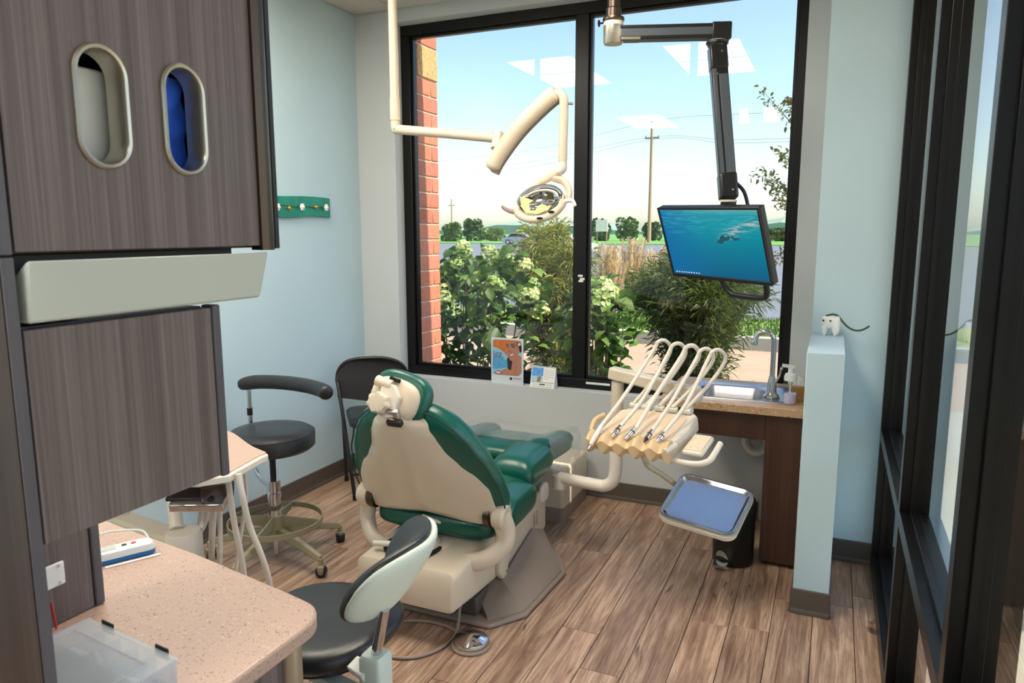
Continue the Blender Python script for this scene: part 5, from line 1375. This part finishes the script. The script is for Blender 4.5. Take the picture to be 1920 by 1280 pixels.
# touch pad and grab rail at the right
dbox('pad_base', 'cream_plastic', .185, .27, -.095, .05, -.055, -.03, .012, 3)
dbox('touch_pad', 'deck_plastic', .193, .262, -.085, .04, -.0298, -.0275, .006)
for i in range(3):
    for j in range(2):
        m = MB(); m.lathe([(.001, 0), (.007, 0), (.006, .0015), (.001, .0018)], Dp(.212+.03*j, -.06+.035*i, -.0274), 12, DM); m.build('pad_button', 'cream_plastic', du)
m = MB(); m.tube(catmull([Dp(.13, -.12, -.06), Dp(.19, -.125, -.065), Dp(.255, -.12, -.065), Dp(.292, -.09, -.062), Dp(.298, -.03, -.055), Dp(.297, .03, -.05)], 6), .012, 12); m.build('grab_rail', 'cream_plastic', du)
# hoses
loops = [((1240, 632), (1110, 872), .0), ((1268, 638), (1150, 815), 1), ((1293, 642), (1185, 818), 2), ((1320, 648), (1200, 812), 3), ((1342, 650), (1250, 828), 4)]
Yh = DC.y
for k, (tp_, en, _) in enumerate(loops):
    a = -.115+.058*k
    clip = Dp(a, .145, .024)
    tpp = px(tp_[0], tp_[1]+8, Y=Yh+.22)-OD
    side = Vector((.035, .03, -.012))
    bend = [tpp+Vector((-.030, -.04, -.045)), tpp+Vector((-.008, -.022, .002)), tpp+Vector((.022, .0, .002)), tpp+Vector((.036, .015, -.045))]
    front = Dp(-.150+.069*k, -.135, .03)
    hand = [Dp(-.158+.069*k, -.19, -.012), Dp(-.150+.069*k, -.10, .030)]
    if k in (1, 2, 3): hand = [Dp(-.150+.069*k-.012*(k == 2), -.145, .012), Dp(-.150+.069*k+.012, -.085, .034)]
    if k == 4: hand = [Dp(.105, -.13, .012), Dp(.118, -.085, .03)]
    wob = Vector((.012*math.sin(k*2.1), 0, 0))
    pth = catmull([hand[1], hand[1]+(bend[0]-hand[1])*.45+wob+Vector((0, 0, -.012)), bend[0], bend[1], bend[2], bend[3], bend[3]+(clip-bend[3])*.5+Vector((.008, .01, -.006)), clip], 7)
    MB().tube(pth, .0082 if k != 2 else .0095, 10).build('hose', 'cream_plastic', du)
    if k == 0:
        h_ = MB().tube([hand[1], hand[1]+(hand[0]-hand[1])*.55], [.009, .011], 14).build('syringe', 'white_plastic', du)
        MB().tube([hand[1]+(hand[0]-hand[1])*.55, hand[0]], [.012, .0085], 12).build('syringe_body', 'cream_plastic', h_)
        MB().tube([hand[0], hand[0]+(hand[0]-hand[1])*.22], .0045, 10).build('syringe_tip', 'chrome', h_)
    else:
        d_ = (hand[0]-hand[1])
        h_ = MB().tube([hand[1], hand[1]+d_*.7], [.0095, .0105], 14).build('handpiece', 'chrome', du)
        MB().tube([hand[1]+d_*.72, hand[0]], [.0085, .007 if k != 3 else .003], 12).build('coupling', 'steel' if k != 3 else 'black_metal', h_)
        MB().tube([hand[1]+d_*.3, hand[1]+d_*.36], .0112, 12).build('band', 'black_metal', h_)
# posts, flex arm, floor arm
Yp = 3.16
pp = px(1158, 715, Y=Yp); pz1 = pp.z
MB().cyl(Vector((pp.x, Yp, .50))-OD, Vector((pp.x, Yp, pz1))-OD, .028, n=22).build('post', 'beige_plastic', du)
MB().cyl(Vector((pp.x, Yp, pz1))-OD, Vector((pp.x, Yp, pz1+.03))-OD, .014, n=16).build('post_pin', 'chrome', du)
f1 = px(1150, 699, Y=Yp)-OD; f2 = px(1302, 737, Y=Yp-.06)-OD
fd = (f2-f1); fm = Matrix((fd.normalized(), Vector((0, 0, 1)).cross(fd.normalized()).normalized(), fd.normalized().cross(Vector((0, 0, 1)).cross(fd.normalized()).normalized()))).transposed()
MB().obox((f1+f2)/2, (fd.length/2+.015, .030, .028), fm).build('flex_arm', 'beige_plastic', du, .010, 3)
MB().sphere(f2+Vector((.01, 0, -.004)), .036, 18, 12, (.8, .9, 1.1)).build('flex_end', 'cream_plastic', du)
p2 = px(1290, 768, Y=Yp-.07)-OD
MB().cyl(f2+Vector((-.025, -.005, -.03)), f2+Vector((-.025, -.005, -.075)), .015, n=16).build('drop_pin', 'chrome', du)
MB().cyl(f2+Vector((-.025, -.005, -.072)), Dp(.12, .12, -.03), .026, n=18).build('head_post', 'cream_plastic', du)
low = px(1146, 888, Y=Yp)-OD
pl = Vector((pp.x-OD.x, Yp-OD.y, 0))
arm_z = px(1080, 901, Y=Yp+.02).z
MB().tube(catmull([pl+Vector((0, 0, .52)), pl+Vector((0, 0, arm_z+.10)), pl+Vector((-.012, 0, arm_z+.035)), pl+Vector((-.05, .003, arm_z+.004)), pl+Vector((-.10, .005, arm_z)), Vector((-1.16-OD.x, Yp+.03-OD.y, arm_z))], 7), .029, 20).build('floor_arm', 'cream_plastic', du)
MB().cyl(Vector((-1.16-OD.x, Yp+.03-OD.y, arm_z-.05)), Vector((-1.16-OD.x, Yp+.03-OD.y, arm_z+.012)), .035, n=18).build('arm_pivot', 'cream_plastic', du)
MB().obox(Dp(-.06, .0, -.095), (.045, .04, .02), DM).build('head_bracket', 'white_plastic', du, .01)
# tray arm and holder
TC = Vector((-.430, 2.985, .394)); TMx = rotm(R(-9.5), R(17), R(5.5))
ts = px(1212, 868, Y=2.95)-OD; te = TC-OD+TMx @ Vector((-.172, .10, -.022))
MB().tube(catmull([Dp(-.03, -.02, -.08), ts+Vector((-.005, 0, .012)), ts+Vector((.01, 0, -.012)), (ts+te)/2, te], 7), .0125, 14).build('tray_arm', 'beige_plastic', du)
tw = .315
def Tp(a, b_, c): return TC-OD+TMx @ Vector((a, b_, c))
MB().loft([[Tp(a, b_, c) for a, b_ in rrect(tw+e, tw+e, .045, 5)] for e, c in ((-.03, -.024), (.004, -.022), (.008, -.014), (.006, -.004), (-.02, -.002))]).build('tray_holder', 'cream_plastic', du)
tl = thing('instrument_tray', 'shiny rectangular stainless instrument tray on the low cream holder', 'tray', TC+TMx @ Vector((0, 0, -.0015)))
tl.rotation_euler = TMx.to_euler()
pr_ = [(tw, .045, .012), (tw+.002, .046, .014), (tw-.012, .042, .0155), (tw-.022, .038, .0145), (tw-.040, .034, .003), (tw-.046, .032, .002)]
m = MB(); m.loft([[(a, b_, c) for a, b_ in rrect(s_, s_, r_, 6)] for s_, r_, c in pr_] , cap=False)
s_, r_, c = pr_[-1]; rr = rrect(s_, s_, r_, 6); m.add([(a, b_, c) for a, b_ in rr], [tuple(range(len(rr)))])
m2 = [(tw-.044, .032, .0002), (tw-.02, .038, .010), (tw, .045, .0105), (tw, .045, .012)]
m.loft([[(a, b_, c_) for a, b_ in rrect(s_, s_, r_, 6)] for s_, r_, c_ in m2], cap=False)
m.add([(a, b_, .0002) for a, b_ in rrect(tw-.044, tw-.044, .032, 6)], [tuple(range(27, -1, -1))])
m.build('tray', 'steel', tl, ang=50)
# ------------------------------------------------------------------ plants outside the window
rg = random.Random(21)
def rdir():
    while True:
        v = Vector((rg.uniform(-1, 1), rg.uniform(-1, 1), rg.uniform(-1, 1)))
        if .05 < v.length < 1: return v.normalized()
def leafgeo(L, w, fold=.25):
    return [(0, 0, 0), (w*.5, L*.35, fold*w), (w*.42, L*.7, fold*w*.8), (0, L, -L*.12), (-w*.42, L*.7, fold*w*.8), (-w*.5, L*.35, fold*w), (0, L*.4, 0), (0, L*.72, -L*.03)], [(0, 1, 6), (1, 2, 7, 6), (2, 3, 7), (0, 6, 5), (6, 7, 4, 5), (7, 3, 4)]
def orient(d, roll):
    q = d.to_track_quat('Y', 'Z'); return q.to_matrix() @ Matrix.Rotation(roll, 3, 'Y')
leaf_me = {}
def leaf_mesh(key, L, w, mt):
    if key not in leaf_me:
        v, f = leafgeo(L, w); me = bpy.data.meshes.new('leaf'); me.from_pydata(v, [], f); me.shade_smooth(); me.materials.append(MAT[mt]); leaf_me[key] = me
    return leaf_me[key]
def flower_mesh():
    m = MB()
    for k in range(110):
        d = rdir(); 
        if d.z < -.6: continue
        c = d*.085*rg.uniform(.75, 1.05); M_ = orient(d, rg.uniform(0, 6)) @ Matrix.Rotation(PI/2, 3, 'X')
        s_ = .017
        m.add([c + M_ @ Vector(p) for p in ((-s_, -s_*.5, 0), (0, -s_, .004), (s_, -s_*.3, 0), (s_*.6, s_, .003), (-s_*.5, s_*.9, 0))], [(0, 1, 2, 3, 4)])
    me = bpy.data.meshes.new('flower_head'); me.from_pydata(m.v, [], m.f); me.materials.append(MAT['flower_green']); return me
FLM = flower_mesh()
def hydrangea(name, label, c, rad, nleaf, nextra, nflower):
    base = Vector((c.x, c.y, G))
    t = thing(name, label, 'shrub', base, 0, 'hydrangea shrubs outside the window')
    H_ = c.z-G
    st_ = MB(); spots = []
    for k in range(26):
        a = rg.uniform(0, 2*PI); rr = math.sqrt(rg.random())
        tip = Vector((rad[0]*rr*math.cos(a), rad[1]*rr*math.sin(a), H_ + rad[2]*math.sqrt(max(0, 1-rr*rr))*rg.uniform(.75, 1.0)))
        b0 = Vector((tip.x*.18, tip.y*.18, .0)); mid = b0*.4+tip*.6+Vector((tip.x*.12, tip.y*.12, -.1))
        p_ = catmull([b0, mid, tip], 5); st_.tube(p_, [.009-.0006*i for i in range(len(p_))], 5)
        spots.append(p_)
    st_.build('stems', 'stem_brown', t)
    me = leaf_mesh('hyd', .13, .085, 'leaf_hydrangea')
    ex = MB()
    for k in range(nleaf+nextra):
        p_ = rg.choice(spots); q = p_[min(len(p_)-1, int(len(p_)*(rg.random()**.55)))] + rdir()*rg.uniform(.02, .13)
        d = (Vector((q.x, q.y, 0)).normalized()*.8 + rdir()*.8 + Vector((0, 0, rg.uniform(-.35, .35)))).normalized()
        M_ = orient(d, rg.uniform(-.8, .8)); s_ = rg.uniform(.65, 1.2)
        if k < nleaf:
            o = bpy.data.objects.new('leaf', me); COL.objects.link(o); o.parent = t
            o.matrix_local = Matrix.Translation(q) @ (M_ @ Matrix.Scale(s_, 3)).to_4x4()
        else:
            v, f = leafgeo(.13*s_, .085*s_); ex.add([q + M_ @ Vector(x_) for x_ in v], f)
    e = ex.build('foliage', 'leaf_hydrangea', t, ang=180); e['kind'] = 'stuff'
    for k in range(nflower):
        p_ = spots[k % len(spots)]; o = bpy.data.objects.new('flower_head', FLM); COL.objects.link(o); o.parent = t
        o.location = (p_[-1] if k < len(spots) else p_[-3] + Vector((p_[-3].x*.3, -.18, 0))) + Vector((0, 0, .03)) + rdir()*.02; s_ = rg.uniform(.75, 1.15); o.scale = (s_, s_, s_*.9); o.rotation_euler = (rg.uniform(-.4, .4), rg.uniform(-.4, .4), rg.uniform(0, 6))
    return t
def at(x, y, Y): return px(x, y, Y=Y)
hydrangea('hydrangea', 'big leafy hydrangea with pale green flower heads beside the brick pier', at(888, 600, 5.25), (.62, .50, .62), 290, 620, 38)
hydrangea('hydrangea', 'smaller hydrangea with pale flower heads between the mullion and wispy shrub', at(1125, 640, 5.0), (.24, .24, .42), 150, 260, 15)
def wispy(name, label, c, rad, nb, per, mt='leaf_wispy', h0=.25):
    t = thing(name, label, 'shrub', (c.x, c.y, G), 0, 'wispy shrubs outside the window')
    H_ = c.z-G; st_ = MB(); fo_ = MB()
    for k in range(nb):
        a = rg.uniform(0, 2*PI); rr = math.sqrt(rg.random())
        tip = Vector((rad[0]*rr*math.cos(a), rad[1]*rr*math.sin(a), H_ + rad[2]*math.sqrt(max(0, 1-rr*rr))*rg.uniform(.3, 1.0)))
        b0 = Vector((tip.x*.12, tip.y*.12, 0)); mid = b0*.45+tip*.55+Vector((-tip.x*.1, -tip.y*.1, 0))
        end = tip + Vector((tip.x*.12, tip.y*.12, -.03))
        p_ = catmull([b0, mid, tip, end], 6); st_.tube(p_, [max(.002, .010-.0005*i) for i in range(len(p_))], 5)
        for j in range(per):
            q = p_[min(len(p_)-1, 3+int((len(p_)-3)*rg.random()))]
            tw_ = rdir(); tw_.z = tw_.z*.6+.25; tw_.normalize()
            q = q + tw_*rg.uniform(0, .17)
            d = (tw_ + rdir()*.55 + Vector((0, 0, -.15))).normalized(); L = rg.uniform(.06, .12); w = .0055
            s1_ = d.cross(rdir()).normalized()*w
            fo_.add([q-s1_*.3, q+s1_*.3, q+d*L*.5+s1_+Vector((0, 0, .004)), q+d*L+Vector((0, 0, -.012)), q+d*L*.5-s1_], [(0, 1, 2, 3, 4)])
    st_.build('stems', 'stem_brown', t)
    e = fo_.build('foliage', mt, t, ang=180); e['kind'] = 'stuff'
    return t
wispy('feathery_shrub', 'tall feathery olive shrub just left of the window mullion', at(1040, 560, 6.5), (.34, .34, .74), 52, 240)
wispy('feathery_shrub', 'broad feathery yellow-green shrub beneath the monitor', at(1308, 585, 6.5), (.47, .45, .62), 84, 270)
def grassclump(label, c, n, h, name='ornamental_grass'):
    t = thing(name, label, 'grass', c, 0, 'ornamental grass clumps by the lot')
    bl = MB()
    for k in range(n*6):
        a = rg.uniform(0, 2*PI); b0 = Vector((.1*math.cos(a), .1*math.sin(a), 0)); tip = Vector((rg.gauss(0, .12), rg.gauss(0, .12), h*rg.uniform(.35, .6)))
        mid = (b0+tip)/2+Vector((0, 0, .2)); s_ = Vector((-math.sin(a), math.cos(a), 0))*.008
        bl.add([b0-s_, b0+s_, mid+s_, tip, mid-s_], [(0, 1, 2, 3, 4)])
    e = bl.build('blades', 'leaf_fan', t, ang=180); e['kind'] = 'stuff'
    for k in range(n):
        a = rg.uniform(0, 2*PI); rr = rg.uniform(.0, .27); b0 = Vector((.08*math.cos(a), .08*math.sin(a), 0)); tip = Vector((rr*math.cos(a)+.08, rr*math.sin(a), h*rg.uniform(.75, 1.0)))
        m = MB(); m.tube([b0, b0*.4+tip*.5, tip*.75+b0*.1], .004, 4)
        for j in range(80):
            f = .50+.50*j/80; p_ = b0+(tip-b0)*f; d = ((tip-b0).normalized()+rdir()*.5).normalized(); L = .13*(1.15-f)+.05; s_ = d.cross(rdir()).normalized()*.012
            m.add([p_-s_, p_+s_, p_+d*L], [(0, 1, 2)])
        m.build('plume', 'plume', t, ang=180)
    return t
for k, (x, y, Y, h) in enumerate(((1138, 600, 11.3, 1.15), (1182, 600, 12.1, 1.25), (1228, 600, 11.6, 1.1))):
    p = px(x, y, Y=Y); p.z = G+.17
    grassclump(['tan plumed grass clump nearest the hydrangea', 'tallest tan plumed grass clump in the lawn strip', 'tan plumed grass clump touching the feathery shrub'][k], p, 26, h*1.12)
# lawn blades
bl = MB()
for k in range(5200):
    x_, y_ = rg.uniform(-5.5, 1.0), rg.uniform(10.76, 12.98); h = rg.uniform(.04, .10); a = rg.uniform(0, PI); s_ = Vector((math.cos(a), math.sin(a), 0))*.012
    b0 = Vector((x_, y_, G+.17)); bl.add([b0-s_, b0+s_, b0+Vector((rg.uniform(-.03, .03), rg.uniform(-.03, .03), h))], [(0, 1, 2)])
o = bl.build('grass_blades', 'leaf_fan', None, ang=180); tag(o, 'short green grass blades on the strip behind the kerb', 'grass', kind='stuff')
# tree whose twigs reach in from the right
tk = thing('young_tree', 'slender young tree with small yellow-green leaves at the window edge', 'tree', (.45, 8.2, G))
TK = Vector((.45, 8.2, G))
MB().tube(catmull([(0, 0, 0), (.03, 0, 1.0), (-.02, .05, 2.2), (.05, 0, 3.6), (0, .02, 4.6)], 5), [.05-.0018*i for i in range(21)], 8).build('trunk', 'bark', tk)
br_, lf = MB(), MB()
brs = [[(1560, 330), (1500, 250), (1470, 215), (1428, 168)], [(1560, 360), (1510, 260), (1488, 200), (1476, 190)], [(1560, 400), (1500, 325), (1478, 300), (1460, 285)], [(1560, 470), (1500, 400), (1465, 350), (1412, 325)],
       [(1560, 500), (1490, 410), (1458, 365), (1445, 325)], [(1560, 540), (1500, 470), (1470, 435), (1420, 468)], [(1560, 560), (1505, 500), (1475, 470), (1440, 500)], [(1560, 480), (1505, 420), (1480, 380), (1470, 340)]]
for b_ in brs:
    Yb_ = 8.2+rg.uniform(-.35, .35)
    pts_ = [px(x, y, Y=Yb_)-TK for x, y in b_]
    root = Vector((0, 0, max(.6, pts_[0].z-.4)))
    p_ = catmull([root]+pts_, 8); br_.tube(p_, [max(.0025, .014-.0004*i) for i in range(len(p_))], 5)
    for j in range(120):
        i0 = 8+int((len(p_)-9)*rg.random()); q = p_[i0]+rdir()*rg.uniform(.0, .10)
        d = (rdir()+Vector((-.4, 0, .1))).normalized(); v, f = leafgeo(rg.uniform(.045, .075), .028); M_ = orient(d, rg.uniform(-1, 1)); lf.add([q+M_ @ Vector(x_) for x_ in v], f)
br_.build('branches', 'bark', tk); e = lf.build('foliage', 'leaf_tree', tk, ang=180); e['kind'] = 'stuff'
# distant trees
def fartree(label, x0, x1, ytop, Y, n=900, sq=1.0):
    a, b_ = px(x0, 440, Y=Y), px(x1, 440, Y=Y); tp_ = px((x0+x1)/2, ytop, Y=Y); w = (b_.x-a.x)/2; h = tp_.z-G
    t = thing('distant_tree', label, 'tree', ((a.x+b_.x)/2, Y, G), 0, 'trees across the road')
    MB().cyl((0, 0, 0), (0, 0, h*.5), .18, .1, 8).build('trunk', 'bark', t)
    m = MB()
    lobes = [(Vector((rg.uniform(-.65, .65)*w, rg.uniform(-.5, .5)*w, h*rg.uniform(.12, .72))), rg.uniform(.28, .46)) for _ in range(13)]
    for k in range(n):
        c, r_ = rg.choice(lobes); d = rdir(); q = c + Vector((d.x*w*r_, d.y*w*r_, d.z*h*r_*.55)); s_ = rg.uniform(.22, .5)
        if q.z < .05: continue
        M_ = orient((d+rdir()*.6).normalized(), rg.uniform(0, 6))
        m.add([q+M_ @ Vector((x_*s_, y_*s_, .12*s_*((i % 2)))) for i, (x_, y_) in enumerate(((-.5, -.3), (.1, -.6), (.6, -.1), (.3, .5), (-.4, .45)))], [(0, 1, 2, 3, 4)])
    m.build('crown', 'leaf_far', t, ang=180)
FT = [('rounded green tree behind the white roadside sign', 1098, 1145, 402, 112), ('dense green tree touching the utility pole on its sign side', 1156, 1196, 404, 112), ('low bushy tree right behind the utility pole', 1204, 1240, 412, 118),
      ('wide low tree beyond the lot behind the brick pier', 826, 872, 412, 100), ('reddish grey scrubby tree over the hydrangea', 866, 900, 404, 104), ('long low hedge tree beneath the operating light', 902, 948, 424, 106),
      ('low hedge tree behind the parked grey car', 956, 1002, 424, 112), ('bushy tree hidden behind the feathery shrub', 1012, 1070, 418, 108), ('low shrubby tree right of the monitor across the road', 1420, 1500, 424, 118), ('green tree behind the monitor', 1248, 1330, 408, 116)]
for f in FT: fartree(*f)
# utility poles and wires
up = px(1217, 449, Y=98); zt = px(1217, 227, Y=98).z; zc_ = px(1217, 259, Y=98).z
ut = thing('utility_pole', 'tall wooden utility pole with a short crossarm across the road', 'utility pole', (up.x, 98, G))
MB().cyl((0, 0, 0), (0, 0, zt-G), .26, .17, 10).build('pole', 'pole_wood', ut)
MB().box(-.9, 1.0, -.08, .08, zc_-G-.1, zc_-G+.1).build('crossarm', 'pole_wood', ut)
for dx in (-.8, 0, .9): MB().cyl((dx, 0, zc_-G+.1), (dx, 0, zc_-G+.35), .07, n=6).build('insulator', 'taupe_plastic', ut)
u2 = px(847, 420, Y=170)
u2t = thing('utility_pole', 'small far utility pole above the hydrangea', 'utility pole', (u2.x, 170, G))
MB().cyl((0, 0, 0), (0, 0, px(847, 373, Y=170).z-G), .24, .16, 8).build('pole', 'pole_wood', u2t); MB().box(-1.0, 1.0, -.1, .1, px(847, 385, Y=170).z-G-.1, px(847, 385, Y=170).z-G+.1).build('crossarm', 'pole_wood', u2t)
def wire(label, pts):
    P_ = [px(x, y, Y=Y)-Vector((up.x, 98, G)) for x, y, Y in pts]
    MB().tube(catmull(P_, 8), .022, 4).build('power_line', 'taupe_plastic', ut)
wire('uppermost thin power line slung from the top of the utility pole', [(800, 305, 150), (1000, 280, 125), (1217, 229, 98), (1360, 215, 90), (1520, 210, 80)])
wire('middle power line meeting the crossarm of the utility pole', [(800, 330, 150), (1000, 302, 125), (1214, 258, 98), (1360, 262, 90), (1520, 258, 80)])
wire('lower power line sagging just beneath the crossarm', [(800, 338, 150), (1000, 312, 125), (1220, 262, 97.9), (1360, 268, 90), (1520, 264, 80)])
# roadside sign
sg = px(1128, 449, Y=92); s0, s1_ = px(1117, 412, Y=92), px(1139, 434, Y=92)
sn = thing('roadside_sign', 'blank white sign panel on two posts across the road', 'sign', (sg.x, 92, G))
w_ = s1_.x-s0.x
MB().box(-w_/2, w_/2, -.06, .06, s1_.z-G, s0.z-G).build('panel', 'sign_white', sn)
for s_ in (-.4, .4): MB().cyl((w_*s_, .1, 0), (w_*s_, .1, s0.z-G-.1), .08, n=8).build('post', 'pole_wood', sn)
# cars
def car(label, loc, rz, mt):
    t = thing('car', label, 'car', loc, rz)
    prof = [(-2.15, .35), (-2.2, .75), (-1.5, .95), (-.9, 1.42), (.6, 1.45), (1.25, .98), (2.1, .82), (2.2, .4), (1.9, .25), (-1.9, .25)]
    MB().loft([[(a, y, z if z < 1 else z) for a, z in prof] for y in (-.85, .85)]).build('body', mt, t, .06, 2)
    MB().loft([[(a, y, z) for a, z in [(-1.35, .98), (-.85, 1.36), (.55, 1.38), (1.08, 1.0)]] for y in (-.862, .862)]).build('window_band', 'dark_hole', t)
    for sx in (-1.35, 1.35):
        for sy in (-.8, .8):
            w_ = MB().lathe([(.001, -.1), (.3, -.1), (.32, 0), (.3, .1), (.001, .1)], (sx, sy, .32), 20, rotm(0, PI/2)).build('wheel', 'black_plastic', t); MB().lathe([(.001, -.105), (.18, -.105), (.18, .105), (.001, .105)], (sx, sy, .32), 14, rotm(0, PI/2)).build('hub_cap', 'steel', w_)
c1 = px(1118, 480, Y=46); car('white parked car glimpsed past the mullion in the lot', (c1.x-2.2, 46, G-.058), 0, 'car_white')
c2 = px(975, 445, Y=84); car('grey parked car at the far edge of the lot', (c2.x, 84, G-.058), R(8), 'car_grey')
# plants by the walkway
for k, (x, y) in enumerate(((2.9, 4.0), (3.15, 5.3), (2.95, 6.6))):
    t = thing('daylily', ['arching strappy green plant nearest the added roof post', 'middle strappy green plant of the mulch bed', 'strappy green plant at the sidewalk end of the mulch bed'][k], 'plant', (x, y, -.09), 0, 'strappy plants by the walkway'); m = MB()
    for j in range(60):
        a = rg.uniform(0, 2*PI); L = rg.uniform(.35, .6); s_ = Vector((-math.sin(a), math.cos(a), 0))*.012; d = Vector((math.cos(a), math.sin(a), 0))
        m.add([-s_, s_, d*L*.4+s_+Vector((0, 0, L*.7)), d*L+Vector((0, 0, L*.45)), d*L*.4-s_+Vector((0, 0, L*.7))], [(0, 1, 2, 3, 4)])
    e = m.build('leaves', 'leaf_fan', t, ang=180); e['kind'] = 'stuff'
